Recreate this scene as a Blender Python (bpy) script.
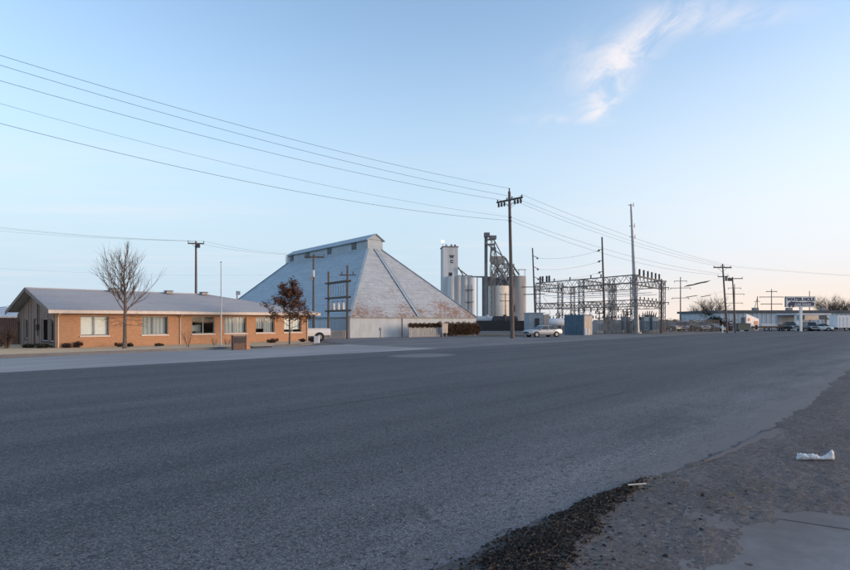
import bpy, bmesh, math, random
from math import sin, cos, pi, radians, sqrt, atan2, tan
from mathutils import Vector, Matrix, noise as mnoise

for o in list(bpy.data.objects):
    bpy.data.objects.remove(o, do_unlink=True)
scene = bpy.context.scene
col = scene.collection

# ------------------------------------------------------------------ camera
F, H, HOR, CX = 567.0, 1.95, 321.0, 425.0        # focal length in photo pixels, eye height, horizon row
cd = bpy.data.cameras.new('camera')
cam = bpy.data.objects.new('camera', cd)
col.objects.link(cam)
cam.location = (0, 0, H)
cam.rotation_euler = (radians(90), 0, 0)
cd.sensor_width = 36.0
cd.lens = F / 850.0 * 36.0
cd.shift_y = (HOR - 285.0) / 850.0
cd.clip_start = 0.05
cd.clip_end = 6000
scene.camera = cam

# ------------------------------------------------------------------ light
EXPOSURE = 2.0
SUN_EL, SUN_AZ = 7.0, 98.0        # degrees; azimuth clockwise from the view direction
w = bpy.data.worlds.new('World')
scene.world = w
w.use_nodes = True
nt = w.node_tree
nt.nodes.clear()


def N(t, **k):
    n = nt.nodes.new(t)
    for a, b in k.items():
        setattr(n, a, b)
    return n


def math_node(op, a, b=None, clamp=False):
    n = N('ShaderNodeMath', operation=op)
    n.use_clamp = clamp
    for i, v in enumerate((a, b)):
        if v is None:
            continue
        if isinstance(v, (int, float)):
            n.inputs[i].default_value = v
        else:
            nt.links.new(v, n.inputs[i])
    return n.outputs[0]


def ramp_node(src, a, b, va=0.0, vb=1.0):
    n = N('ShaderNodeMapRange', interpolation_type='SMOOTHSTEP')
    nt.links.new(src, n.inputs[0])
    for i, v in enumerate((a, b, va, vb)):
        n.inputs[1 + i].default_value = v
    return n.outputs[0]


def mix_node(fac, a, b, mode='MIX'):
    n = N('ShaderNodeMix', data_type='RGBA', blend_type=mode)
    for s, v in ((n.inputs[0], fac), (n.inputs[6], a), (n.inputs[7], b)):
        if isinstance(v, (int, float)):
            s.default_value = v
        elif isinstance(v, tuple):
            s.default_value = (*v, 1)
        else:
            nt.links.new(v, s)
    return n.outputs[2]


sky = N('ShaderNodeTexSky', sky_type='NISHITA')
sky.sun_disc = False
sky.sun_elevation = radians(SUN_EL)
sky.sun_rotation = radians(SUN_AZ)
sky.altitude = 300
sky.air_density = 1.0
sky.dust_density = 1.2
sky.ozone_density = 1.6
tc = N('ShaderNodeTexCoord')
sep = N('ShaderNodeSeparateXYZ')
nt.links.new(tc.outputs['Generated'], sep.inputs[0])
dx, dy, dz = sep.outputs
zc = math_node('MAXIMUM', dz, 0.02)
px_ = math_node('DIVIDE', dx, zc)          # coordinates on a flat layer of cloud overhead
py_ = math_node('DIVIDE', dy, zc)
cmb = N('ShaderNodeCombineXYZ')
nt.links.new(px_, cmb.inputs[0]); nt.links.new(py_, cmb.inputs[1])
n1 = N('ShaderNodeTexNoise'); n1.inputs['Scale'].default_value = 3.2; n1.inputs['Detail'].default_value = 7; n1.inputs['Roughness'].default_value = 0.62
n1.inputs['Distortion'].default_value = 0.6
mp = N('ShaderNodeMapping'); mp.inputs['Rotation'].default_value = (0, 0, 0.12); mp.inputs['Scale'].default_value = (2.0, 1.0, 1)
nt.links.new(cmb.outputs[0], mp.inputs[0]); nt.links.new(mp.outputs[0], n1.inputs['Vector'])
n2 = N('ShaderNodeTexNoise'); n2.inputs['Scale'].default_value = 2.0; n2.inputs['Detail'].default_value = 3
nt.links.new(cmb.outputs[0], n2.inputs['Vector'])
wob = math_node('MULTIPLY', math_node('SUBTRACT', n2.outputs[0], 0.5), 0.30)
# the wisp bows a little; a faint wing to its right and a tail to its left
yb = math_node('SUBTRACT', py_, 2.28)
xc = math_node('ADD', math_node('MULTIPLY', math_node('MULTIPLY', yb, yb), 0.30), 0.757)


def blob(cx, cy, rx, ry):
    a = math_node('DIVIDE', math_node('SUBTRACT', math_node('ADD', px_, wob), cx), rx)
    b = math_node('DIVIDE', math_node('SUBTRACT', py_, cy), ry)
    return math_node('POWER', 2.718, math_node('MULTIPLY', math_node('ADD', math_node('MULTIPLY', a, a), math_node('MULTIPLY', b, b)), -1.0))


off = math_node('ADD', math_node('SUBTRACT', px_, xc), wob)
wid = ramp_node(py_, 1.8, 2.8, 0.115, 0.080)
q = math_node('DIVIDE', off, wid)
gau = math_node('POWER', 2.718, math_node('MULTIPLY', math_node('MULTIPLY', q, q), -1.0))
along = math_node('MULTIPLY', ramp_node(py_, 1.66, 1.95), ramp_node(py_, 2.98, 2.68))
gau = math_node('MULTIPLY', gau, along)
gau = math_node('ADD', gau, math_node('ADD', math_node('MULTIPLY', blob(.99, 1.87, .17, .09), .40), math_node('MULTIPLY', blob(.66, 2.82, .13, .07), .40)))
gau = math_node('ADD', gau, math_node('MULTIPLY', blob(.60, 2.20, .10, .30), .22))
wisp = math_node('MULTIPLY', gau, ramp_node(n1.outputs[0], 0.30, 0.66))
# faint veils towards the horizon
mp2 = N('ShaderNodeMapping'); mp2.inputs['Scale'].default_value = (0.16, 0.55, 1); mp2.inputs['Rotation'].default_value = (0, 0, 0.25)
nt.links.new(cmb.outputs[0], mp2.inputs[0])
n3 = N('ShaderNodeTexNoise'); n3.inputs['Scale'].default_value = 1.4; n3.inputs['Detail'].default_value = 5; n3.inputs['Roughness'].default_value = 0.55
nt.links.new(mp2.outputs[0], n3.inputs['Vector'])
veil = math_node('MULTIPLY', ramp_node(n3.outputs[0], 0.48, 0.78), math_node('MULTIPLY', ramp_node(dz, 0.5, 0.12), ramp_node(dz, 0.02, 0.10)))
SKY_STRENGTH = 0.12
# thin bright haze low in the sky, warmer on the sun's side
K = 1.0 / 2 ** EXPOSURE                     # colours below are as seen at this exposure


def seen(r, g, b):
    return (r * K, g * K, b * K)


side = ramp_node(dx, -0.05, 0.62)
low = ramp_node(dz, 0.52, 0.03)
vlow = ramp_node(dz, 0.115, -0.01)
hazec = mix_node(side, seen(0.585, 0.735, 0.875), seen(0.87, 0.88, 0.94))
hazec = mix_node(math_node('MULTIPLY', vlow, side), hazec, seen(1.02, 0.84, 0.71))
skc = mix_node(1.0, sky.outputs[0], (SKY_STRENGTH * 1.02, SKY_STRENGTH * 0.97, SKY_STRENGTH * 0.99), 'MULTIPLY')
lp = mix_node(math_node('MULTIPLY', low, 0.97), skc, hazec)
lp = mix_node(math_node('MULTIPLY', veil, 0.30), lp, seen(1.0, 0.90, 0.88))
lp = mix_node(math_node('MULTIPLY', wisp, 0.92), lp, seen(0.98, 0.93, 0.95))
bg = N('ShaderNodeBackground')
bg.inputs[1].default_value = 1.0
nt.links.new(lp, bg.inputs[0])
wo = N('ShaderNodeOutputWorld')
nt.links.new(bg.outputs[0], wo.inputs[0])

sd = bpy.data.lights.new('sun', 'SUN')
sd.energy = 0.75
sd.angle = radians(25)
sd.color = (1.0, 0.70, 0.48)
sun = bpy.data.objects.new('sun', sd)
col.objects.link(sun)
sv = Vector((sin(radians(SUN_AZ)) * cos(radians(SUN_EL)), cos(radians(SUN_AZ)) * cos(radians(SUN_EL)), sin(radians(SUN_EL))))
sun.rotation_euler = sv.to_track_quat('Z', 'Y').to_euler()

vs = scene.view_settings
vs.view_transform = 'Standard'
vs.look = 'None'
vs.gamma = 1.0
vs.exposure = EXPOSURE
vs.use_curve_mapping = False

# ------------------------------------------------------------------ places
RA = 42.25                                   # the road runs off this many degrees to the right of the view
RS, RC = sin(radians(RA)), cos(radians(RA))
ROT = radians(90 - RA)                       # local x along the road, local y across it, away from the camera


def ground(px, py, z=0.0):
    Y = F * (H - z) / (py - HOR)
    return Vector(((px - CX) / F * Y, Y, z))


def at(px, Y, z=0.0):
    return Vector(((px - CX) / F * Y, Y, z))


def zat(py, Y):
    return H + (HOR - py) / F * Y


def uv(u, v, z=0.0):                         # road coordinates to the world
    return Vector((u * RS - v * RC, u * RC + v * RS, z))


def onV(px, V):                              # u where the ray of a column crosses the line v = V
    k = (px - CX) / F
    z = V / (-k * RC + RS)
    return z * (k * RS + RC)


def onU(px, U):
    k = (px - CX) / F
    z = U / (k * RS + RC)
    return z * (-k * RC + RS)


# ------------------------------------------------------------------ mesh helpers
class MB:
    def __init__(s):
        s.v, s.f = [], []

    def add(s, vs_, fs):
        b = len(s.v)
        s.v += [tuple(p) for p in vs_]
        s.f += [tuple(b + i for i in f) for f in fs]
        return s

    def box(s, c, d, rz=0.0, taper=1.0):
        x, y, z = d[0] / 2, d[1] / 2, d[2] / 2
        c_, s_ = cos(rz), sin(rz)
        vs_ = []
        for zz, t in ((-z, 1), (z, taper)):
            for a, b in ((-x, -y), (x, -y), (x, y), (-x, y)):
                a, b = a * t, b * t
                vs_.append((c[0] + a * c_ - b * s_, c[1] + a * s_ + b * c_, c[2] + zz))
        return s.add(vs_, [(0, 3, 2, 1), (4, 5, 6, 7), (0, 1, 5, 4), (1, 2, 6, 5), (2, 3, 7, 6), (3, 0, 4, 7)])

    def span(s, a, b):                       # box between two corners
        return s.box([(a[i] + b[i]) / 2 for i in range(3)], [abs(a[i] - b[i]) for i in range(3)])

    def bar(s, p, q, wd, ht=None):           # square bar from p to q
        ht = ht or wd
        p, q = Vector(p), Vector(q)
        d = (q - p).normalized()
        up = Vector((0, 0, 1)) if abs(d.z) < 0.95 else Vector((1, 0, 0))
        r = d.cross(up).normalized() * wd / 2
        u = r.cross(d).normalized() * ht / 2
        vs_ = [e + r * a + u * b for e in (p, q) for a, b in ((-1, -1), (1, -1), (1, 1), (-1, 1))]
        return s.add(vs_, [(0, 3, 2, 1), (4, 5, 6, 7), (0, 1, 5, 4), (1, 2, 6, 5), (2, 3, 7, 6), (3, 0, 4, 7)])

    def tube(s, p, q, r0, r1=None, n=8, caps=True):
        r1 = r0 if r1 is None else r1
        p, q = Vector(p), Vector(q)
        d = (q - p).normalized()
        up = Vector((0, 0, 1)) if abs(d.z) < 0.95 else Vector((1, 0, 0))
        a = d.cross(up).normalized()
        b = a.cross(d).normalized()
        vs_ = []
        for e, r in ((p, r0), (q, r1)):
            for i in range(n):
                t = 2 * pi * i / n
                vs_.append(e + a * cos(t) * r + b * sin(t) * r)
        fs = [(i, (i + 1) % n, n + (i + 1) % n, n + i) for i in range(n)]
        if caps:
            fs += [tuple(range(n - 1, -1, -1)), tuple(range(n, 2 * n))]
        return s.add(vs_, fs)

    def path(s, pts, rs, n=6):
        pts = [Vector(p) for p in pts]
        if isinstance(rs, (int, float)):
            rs = [rs] * len(pts)
        vs_ = []
        for i, p in enumerate(pts):
            d = (pts[min(i + 1, len(pts) - 1)] - pts[max(i - 1, 0)]).normalized()
            up = Vector((0, 0, 1)) if abs(d.z) < 0.95 else Vector((1, 0, 0))
            a = d.cross(up).normalized()
            b = a.cross(d).normalized()
            for k in range(n):
                t = 2 * pi * k / n
                vs_.append(p + a * cos(t) * rs[i] + b * sin(t) * rs[i])
        fs = []
        for i in range(len(pts) - 1):
            for k in range(n):
                fs.append((i * n + k, i * n + (k + 1) % n, (i + 1) * n + (k + 1) % n, (i + 1) * n + k))
        fs += [tuple(range(n - 1, -1, -1)), tuple(range(len(vs_) - n, len(vs_)))]
        return s.add(vs_, fs)

    def lathe(s, c, prof, n=16, axis='z'):   # prof: (radius, height)
        vs_ = []
        for r, h in prof:
            for i in range(n):
                t = 2 * pi * i / n
                if axis == 'z':
                    vs_.append((c[0] + r * cos(t), c[1] + r * sin(t), c[2] + h))
                elif axis == 'x':
                    vs_.append((c[0] + h, c[1] + r * cos(t), c[2] + r * sin(t)))
                else:
                    vs_.append((c[0] + r * cos(t), c[1] + h, c[2] + r * sin(t)))
        fs = []
        for k in range(len(prof) - 1):
            for i in range(n):
                fs.append((k * n + i, k * n + (i + 1) % n, (k + 1) * n + (i + 1) % n, (k + 1) * n + i))
        fs += [tuple(range(n - 1, -1, -1)), tuple(range(len(vs_) - n, len(vs_)))]
        return s.add(vs_, fs)

    def prism(s, pts, z0, z1):               # polygon in plan, raised
        n = len(pts)
        vs_ = [(p[0], p[1], z0) for p in pts] + [(p[0], p[1], z1) for p in pts]
        fs = [tuple(range(n - 1, -1, -1)), tuple(range(n, 2 * n))] + [(i, (i + 1) % n, n + (i + 1) % n, n + i) for i in range(n)]
        return s.add(vs_, fs)

    def slab(s, pts, t):                     # polygon in space with thickness t along its normal
        pts = [Vector(p) for p in pts]
        n = len(pts)
        nr = (pts[1] - pts[0]).cross(pts[2] - pts[0]).normalized() * t
        vs_ = pts + [p - nr for p in pts]
        fs = [tuple(range(n)), tuple(range(2 * n - 1, n - 1, -1))] + [(i, n + i, n + (i + 1) % n, (i + 1) % n) for i in range(n)]
        return s.add(vs_, fs)

    def loft(s, rings):
        n = len(rings[0])
        vs_ = [p for r in rings for p in r]
        fs = []
        for k in range(len(rings) - 1):
            for i in range(n):
                fs.append((k * n + i, k * n + (i + 1) % n, (k + 1) * n + (i + 1) % n, (k + 1) * n + i))
        fs += [tuple(range(n - 1, -1, -1)), tuple(range(len(vs_) - n, len(vs_)))]
        return s.add(vs_, fs)

    def mesh(s, name, smooth=False, fix=True):
        me = bpy.data.meshes.new(name)
        me.from_pydata(s.v, [], s.f)
        if fix:
            bm = bmesh.new(); bm.from_mesh(me)
            bmesh.ops.recalc_face_normals(bm, faces=bm.faces)
            bm.to_mesh(me); bm.free()
        if smooth:
            me.polygons.foreach_set('use_smooth', [True] * len(me.polygons))
            try:
                me.set_sharp_from_angle(angle=radians(40))
            except Exception:
                pass
        me.update()
        return me

    def build(s, name, mat, parent=None, smooth=False, fix=True):
        me = s.mesh(name, smooth, fix)
        me.materials.append(M[mat] if isinstance(mat, str) else mat)
        o = bpy.data.objects.new(name, me)
        col.objects.link(o)
        o.parent = parent
        return o


def tag(o, label=None, cat=None, group=None, kind=None):
    if label: o['label'] = label
    if cat: o['category'] = cat
    if group: o['group'] = group
    if kind: o['kind'] = kind
    return o


def thing(name, label, cat, loc=(0, 0, 0), rz=0.0, group=None):
    o = bpy.data.objects.new(name, None)
    o.empty_display_size = 0.2
    col.objects.link(o)
    o.location = loc
    o.rotation_euler = (0, 0, rz)
    return tag(o, label, cat, group)


def inst(src, parent, name=None):
    c = src.copy()
    col.objects.link(c)
    c.parent = parent
    return c


def copy_tree(root, label, loc, rz=None, group=None):
    r = root.copy(); col.objects.link(r)
    r.location = loc
    if rz is not None: r.rotation_euler = (0, 0, rz)
    r['label'] = label
    if group: r['group'] = group
    for ch in list(root.children):
        c = inst(ch, r)
        for g in list(ch.children):
            inst(g, c)
    return r


# ------------------------------------------------------------------ materials
M = {}


def mat(name, base, rough=0.8, var=0.0, scale=5.0, base2=None, bump=0.0, bscale=40.0, metal=0.0, spec=0.3, stretch=None, detail=6, contrast=(0.35, 0.65)):
    m = bpy.data.materials.new(name)
    m.use_nodes = True
    t = m.node_tree
    b = t.nodes['Principled BSDF']
    b.inputs['Base Color'].default_value = (*base, 1)
    b.inputs['Roughness'].default_value = rough
    b.inputs['Metallic'].default_value = metal
    b.inputs['Specular IOR Level'].default_value = spec
    M[name] = m
    if var or base2 or bump:
        co = t.nodes.new('ShaderNodeTexCoord')
        mp = t.nodes.new('ShaderNodeMapping')
        t.links.new(co.outputs['Object'], mp.inputs[0])
        if stretch: mp.inputs['Scale'].default_value = stretch
    if var or base2:
        nz = t.nodes.new('ShaderNodeTexNoise')
        nz.inputs['Scale'].default_value = scale
        nz.inputs['Detail'].default_value = detail
        nz.inputs['Roughness'].default_value = 0.62
        t.links.new(mp.outputs[0], nz.inputs['Vector'])
        r = t.nodes.new('ShaderNodeMapRange')
        r.inputs[1].default_value, r.inputs[2].default_value = contrast
        t.links.new(nz.outputs[0], r.inputs[0])
        mx = t.nodes.new('ShaderNodeMix'); mx.data_type = 'RGBA'
        c2 = base2 or tuple(min(1, c * (1 + var)) for c in base)
        c1 = base if base2 else tuple(c * (1 - var) for c in base)
        mx.inputs[6].default_value = (*c1, 1); mx.inputs[7].default_value = (*c2, 1)
        t.links.new(r.outputs[0], mx.inputs[0])
        t.links.new(mx.outputs[2], b.inputs['Base Color'])
    if bump:
        n2 = t.nodes.new('ShaderNodeTexNoise')
        n2.inputs['Scale'].default_value = bscale
        n2.inputs['Detail'].default_value = 5
        t.links.new(mp.outputs[0], n2.inputs['Vector'])
        bp = t.nodes.new('ShaderNodeBump')
        bp.inputs['Strength'].default_value = bump
        bp.inputs['Distance'].default_value = 0.02
        t.links.new(n2.outputs[0], bp.inputs['Height'])
        t.links.new(bp.outputs[0], b.inputs['Normal'])
    return m


class NT:                                     # small helper for hand-built node trees
    def __init__(s, name, rough=0.85, spec=0.3):
        m = bpy.data.materials.new(name); m.use_nodes = True
        M[name] = m
        s.t = m.node_tree
        s.b = s.t.nodes['Principled BSDF']
        s.b.inputs['Roughness'].default_value = rough
        s.b.inputs['Specular IOR Level'].default_value = spec
        s.co = s.t.nodes.new('ShaderNodeTexCoord').outputs['Object']

    def put(s, sock, v):
        if isinstance(v, (int, float)): sock.default_value = v
        elif isinstance(v, tuple): sock.default_value = (*v, 1) if len(v) == 3 and sock.type == 'RGBA' else v
        else: s.t.links.new(v, sock)

    def map(s, scale=(1, 1, 1), rot=(0, 0, 0), loc=(0, 0, 0)):
        n = s.t.nodes.new('ShaderNodeMapping')
        n.inputs['Scale'].default_value = scale; n.inputs['Rotation'].default_value = rot; n.inputs['Location'].default_value = loc
        s.t.links.new(s.co, n.inputs[0])
        return n.outputs[0]

    def noise(s, vec, scale, detail=5, rough=0.6, dist=0.0):
        n = s.t.nodes.new('ShaderNodeTexNoise')
        n.inputs['Scale'].default_value = scale; n.inputs['Detail'].default_value = detail
        n.inputs['Roughness'].default_value = rough; n.inputs['Distortion'].default_value = dist
        s.t.links.new(vec, n.inputs['Vector'])
        return n.outputs[0]

    def voro(s, vec, scale, feature='F1'):
        n = s.t.nodes.new('ShaderNodeTexVoronoi'); n.feature = feature
        n.inputs['Scale'].default_value = scale
        s.t.links.new(vec, n.inputs['Vector'])
        return n

    def rng(s, v, a, b, va=0.0, vb=1.0):
        n = s.t.nodes.new('ShaderNodeMapRange')
        s.put(n.inputs[0], v)
        for i, x in enumerate((a, b, va, vb)): n.inputs[1 + i].default_value = x
        return n.outputs[0]

    def math(s, op, a, b=0.0):
        n = s.t.nodes.new('ShaderNodeMath'); n.operation = op
        s.put(n.inputs[0], a); s.put(n.inputs[1], b)
        return n.outputs[0]

    def mix(s, f, a, b, mode='MIX'):
        n = s.t.nodes.new('ShaderNodeMix'); n.data_type = 'RGBA'; n.blend_type = mode
        s.put(n.inputs[0], f); s.put(n.inputs[6], a); s.put(n.inputs[7], b)
        return n.outputs[2]

    def xyz(s, vec=None):
        n = s.t.nodes.new('ShaderNodeSeparateXYZ'); s.t.links.new(vec or s.co, n.inputs[0])
        return n.outputs

    def color(s, v): s.put(s.b.inputs['Base Color'], v)

    def bump(s, h, strength=0.5, dist=0.01):
        n = s.t.nodes.new('ShaderNodeBump'); n.inputs['Strength'].default_value = strength; n.inputs['Distance'].default_value = dist
        s.t.links.new(h, n.inputs['Height']); s.t.links.new(n.outputs[0], s.b.inputs['Normal'])


# asphalt: object x runs along the road, y across it
a = NT('asphalt', 0.82, 0.35)
lng = a.noise(a.map((0.02, 0.55, 1)), 1.0, 5, 0.6)
lng2 = a.noise(a.map((0.05, 2.2, 1)), 1.0, 4, 0.6)
patch = a.noise(a.map((0.16, 0.3, 1)), 1.0, 6, 0.65)
fine = a.noise(a.co, 55, 4, 0.75)
agg_v = a.voro(a.co, 62)
agg = agg_v.outputs['Distance']
spk = a.t.nodes.new('ShaderNodeSeparateColor'); a.t.links.new(agg_v.outputs['Color'], spk.inputs[0])
spk2 = a.t.nodes.new('ShaderNodeSeparateColor'); a.t.links.new(a.voro(a.co, 24).outputs['Color'], spk2.inputs[0])
c = a.mix(a.rng(lng, .36, .64), (.042, .049, .061), (.104, .108, .116))
c = a.mix(a.rng(lng2, .35, .75, 0, .5), c, (.075, .079, .09))
c = a.mix(a.rng(patch, .42, .68, 0, .55), c, (.105, .106, .112))
x, y, z = a.xyz()
dn_ = a.noise(a.map((.22, .9, 1)), 1.0, 7, .66)
edge = a.math('MULTIPLY', a.rng(y, 6.2, 3.3), a.rng(dn_, .34, .62, .15, 1))
c = a.mix(a.math('MULTIPLY', edge, .85), c, (.20, .198, .205))
c = a.mix(a.rng(fine, .35, .7, 0, .8), a.mix(1.0, c, (.50, .50, .50), 'MULTIPLY'), a.mix(1.0, c, (1.60, 1.60, 1.60), 'MULTIPLY'))
c = a.mix(1.0, c, a.mix(spk.outputs[0], (.45, .45, .46), (1.55, 1.55, 1.53)), 'MULTIPLY')
c = a.mix(a.rng(spk.outputs[1], .90, .97, 0, .55), c, (.26, .25, .245))
c = a.mix(a.rng(spk2.outputs[0], .90, .96, 0, .55), c, (.022, .023, .026))
crk = a.t.nodes.new('ShaderNodeTexVoronoi'); crk.feature = 'DISTANCE_TO_EDGE'; crk.inputs['Scale'].default_value = .22
wv_ = a.t.nodes.new('ShaderNodeVectorMath'); wv_.operation = 'ADD'
nzv = a.t.nodes.new('ShaderNodeTexNoise'); nzv.inputs['Scale'].default_value = .9; nzv.inputs['Detail'].default_value = 6
a.t.links.new(a.co, nzv.inputs['Vector']); a.t.links.new(a.co, wv_.inputs[0]); a.t.links.new(nzv.outputs['Color'], wv_.inputs[1]); a.t.links.new(wv_.outputs[0], crk.inputs['Vector'])
c = a.mix(a.math('MULTIPLY', a.rng(crk.outputs['Distance'], .0015, .006, .6, 0), a.rng(patch, .46, .58)), c, (.03, .031, .034))
ed = a.noise(a.map((.7, 1.0, 1)), 3.0, 7, .72)
dustf = a.rng(a.math('ADD', y, a.math('MULTIPLY', ed, -2.2)), 2.15, 1.35)
c = a.mix(a.math('MULTIPLY', dustf, .9), c, a.mix(a.rng(fine, .3, .7), (.115, .104, .10), (.20, .185, .178)))
pu = a.math('MULTIPLY', a.math('SUBTRACT', x, 23.6), .45); pv = a.math('MULTIPLY', a.math('SUBTRACT', y, 21.6), .62)
pr_ = a.math('ADD', a.math('ADD', a.math('MULTIPLY', pu, pu), a.math('MULTIPLY', pv, pv)), a.math('MULTIPLY', a.math('SUBTRACT', patch, .5), 1.8))
c = a.mix(a.rng(pr_, 1.1, .5, 0, .6), c, (.24, .23, .22))
for yy, wd in ((6.4, .035), (10.4, .05), (14.5, .035), (18.3, .04), (22.2, .035)):
    wv = a.math('ADD', a.math('ABSOLUTE', a.math('SUBTRACT', a.math('ADD', y, a.math('MULTIPLY', a.math('SUBTRACT', lng2, .5), .5)), yy)), 0)
    c = a.mix(a.math('MULTIPLY', a.rng(wv, wd, wd * 2.5, .55, 0), a.rng(patch, .42, .6)), c, (.034, .036, .04))
a.color(c)
a.bump(a.math('ADD', a.math('MULTIPLY', agg, 1.0), fine), 0.45, 0.006)

d = NT('dirt', 0.95, 0.15)
n_a = d.noise(d.map((0.5, 0.9, 1)), 1.3, 7, 0.65)
n_b = d.noise(d.map((1, 2.2, 1)), 6, 6, 0.7)
n_c = d.noise(d.co, 45, 4, 0.7)
c = d.mix(d.rng(n_a, .3, .7), (.146, .131, .127), (.235, .216, .211))
c = d.mix(d.rng(n_b, .35, .7, 0, .65), c, (.112, .100, .098))
c = d.mix(d.rng(n_c, .3, .7, 0, .6), d.mix(1.0, c, (.6, .6, .6), 'MULTIPLY'), d.mix(1.0, c, (1.3, 1.29, 1.28), 'MULTIPLY'))
sp_ = d.t.nodes.new('ShaderNodeSeparateColor'); d.t.links.new(d.voro(d.co, 70).outputs['Color'], sp_.inputs[0])
sq_ = d.t.nodes.new('ShaderNodeSeparateColor'); d.t.links.new(d.voro(d.co, 27).outputs['Color'], sq_.inputs[0])
c = d.mix(1.0, c, d.mix(sp_.outputs[0], (.80, .80, .80), (1.20, 1.20, 1.20)), 'MULTIPLY')
c = d.mix(d.rng(sq_.outputs[0], .90, .95, 0, .55), c, (.045, .04, .038))
c = d.mix(d.rng(sq_.outputs[1], .93, .97, 0, .5), c, (.27, .255, .245))
pb = d.voro(d.co, 38)
c = d.mix(d.rng(pb.outputs['Distance'], .05, .2, .5, 0), c, (.21, .195, .18))
d.color(c)
d.bump(d.math('ADD', d.math('MULTIPLY', n_b, 1.6), d.math('ADD', n_c, d.math('MULTIPLY', sp_.outputs[0], .3))), 0.6, 0.025)

g = NT('lot', 0.95, 0.15)
n_a = g.noise(g.map((0.05, 0.2, 1)), 1.0, 7, 0.65)
n_b = g.noise(g.co, 0.7, 7, 0.7)
c = g.mix(g.rng(n_a, .35, .65), (.155, .140, .125), (.225, .205, .185))
c = g.mix(g.rng(n_b, .4, .7, 0, .6), c, (.115, .105, .098))
g.color(c)

g = NT('concrete', 0.9, 0.25)
n_a = g.noise(g.map((0.2, 0.8, 1)), 0.6, 7, 0.65)
n_b = g.noise(g.co, 9, 6, 0.7)
n_c = g.noise(g.co, 90, 3, 0.7)
c = g.mix(g.rng(n_a, .35, .65), (.29, .285, .28), (.42, .41, .40))
c = g.mix(g.rng(n_b, .4, .75, 0, .5), c, (.21, .205, .20))
c = g.mix(g.rng(n_c, .3, .7, 0, .35), c, (.12, .118, .115))
g.color(c)
g.bump(n_c, .25, .004)

g = NT('worn_pavement', 0.9, 0.25)
n_a = g.noise(g.map((0.10, 0.35, 1)), 0.8, 8, 0.68)
n_b = g.noise(g.co, 4, 6, 0.7)
c = g.mix(g.rng(n_a, .35, .66), (.115, .117, .125), (.22, .215, .21))
c = g.mix(g.rng(n_b, .45, .75, 0, .4), c, (.09, .09, .095))
g.color(c)

g = NT('dry_lawn', 0.95, 0.1)
n_a = g.noise(g.co, 0.8, 7, 0.7)
n_b = g.noise(g.co, 30, 3, 0.7)
c = g.mix(g.rng(n_a, .35, .65), (.64, .44, .26), (.78, .57, .36))
c = g.mix(g.rng(n_b, .3, .7, 0, .5), c, (.34, .27, .18))
g.color(c)

g = NT('dusty_slab', .92, .2)
n_a = g.noise(g.co, 1.6, 7, .7); n_b = g.noise(g.co, 14, 6, .7); n_c = g.noise(g.co, 110, 3, .7)
c = g.mix(g.rng(n_b, .35, .7), (.27, .275, .285), (.36, .365, .375))
x, y, z = g.xyz()
dv = g.math('ADD', y, g.math('MULTIPLY', g.math('SUBTRACT', x, 6.3), .35))          # nearer the road lies more dirt
dust = g.rng(g.math('ADD', g.math('MULTIPLY', dv, .55), g.math('MULTIPLY', n_a, 1.5)), .40, 1.42, 0, 1.0)
c = g.mix(dust, c, g.mix(g.rng(n_c, .3, .7), (.13, .117, .113), (.21, .192, .187)))
c = g.mix(g.rng(n_c, .35, .7, 0, .3), c, (.09, .085, .08))
g.color(c)
g.bump(n_c, .3, .004)

mat('straw', (.22, .185, .13), .95, .35, 3)
mat('debris', (.030, .024, .020), .95, .0, 25, base2=(.125, .10, .085), contrast=(.38, .70))
mat('debris_pale', (.13, .11, .095), .95, .4, 30)
mat('pebble', (.20, .185, .17), .9, .4, 9)
mat('plastic_bag', (.62, .63, .64), .5, .16, 14, bump=.3, bscale=30)
mat('stick', (.55, .50, .42), .8, .2, 30)

# brick: fine courses, too small to tell apart at this distance
g = NT('brick', .9, .2)
br = g.t.nodes.new('ShaderNodeTexBrick')
br.inputs['Color1'].default_value = (.48, .25, .135, 1); br.inputs['Color2'].default_value = (.38, .19, .10, 1)
br.inputs['Mortar'].default_value = (.40, .27, .18, 1)
br.inputs['Scale'].default_value = 1.0
br.inputs['Mortar Size'].default_value = .008
br.inputs['Brick Width'].default_value = .21; br.inputs['Row Height'].default_value = .075
x, y, z = g.xyz()
cb = g.t.nodes.new('ShaderNodeCombineXYZ')
g.put(cb.inputs[0], g.math('ADD', x, y)); g.put(cb.inputs[1], z)
g.t.links.new(cb.outputs[0], br.inputs['Vector'])
nn = g.noise(g.co, 1.1, 6, .7)
g.color(g.mix(g.rng(nn, .35, .7, 0, .45), br.outputs[0], (.40, .23, .14)))

g = NT('shingles', .9, .25)
x, y, z = g.xyz()
br = g.t.nodes.new('ShaderNodeTexBrick')
br.inputs['Color1'].default_value = (.42, .41, .41, 1); br.inputs['Color2'].default_value = (.35, .345, .35, 1); br.inputs['Mortar'].default_value = (.21, .21, .215, 1)
br.inputs['Scale'].default_value = 1; br.inputs['Mortar Size'].default_value = .012
br.inputs['Brick Width'].default_value = .33; br.inputs['Row Height'].default_value = .14
g.t.links.new(g.co, br.inputs['Vector'])
nn = g.noise(g.map((.15, .8, 1)), 1.0, 6, .65)
g.color(g.mix(g.rng(nn, .35, .7, 0, .5), br.outputs[0], (.44, .43, .43)))

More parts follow.
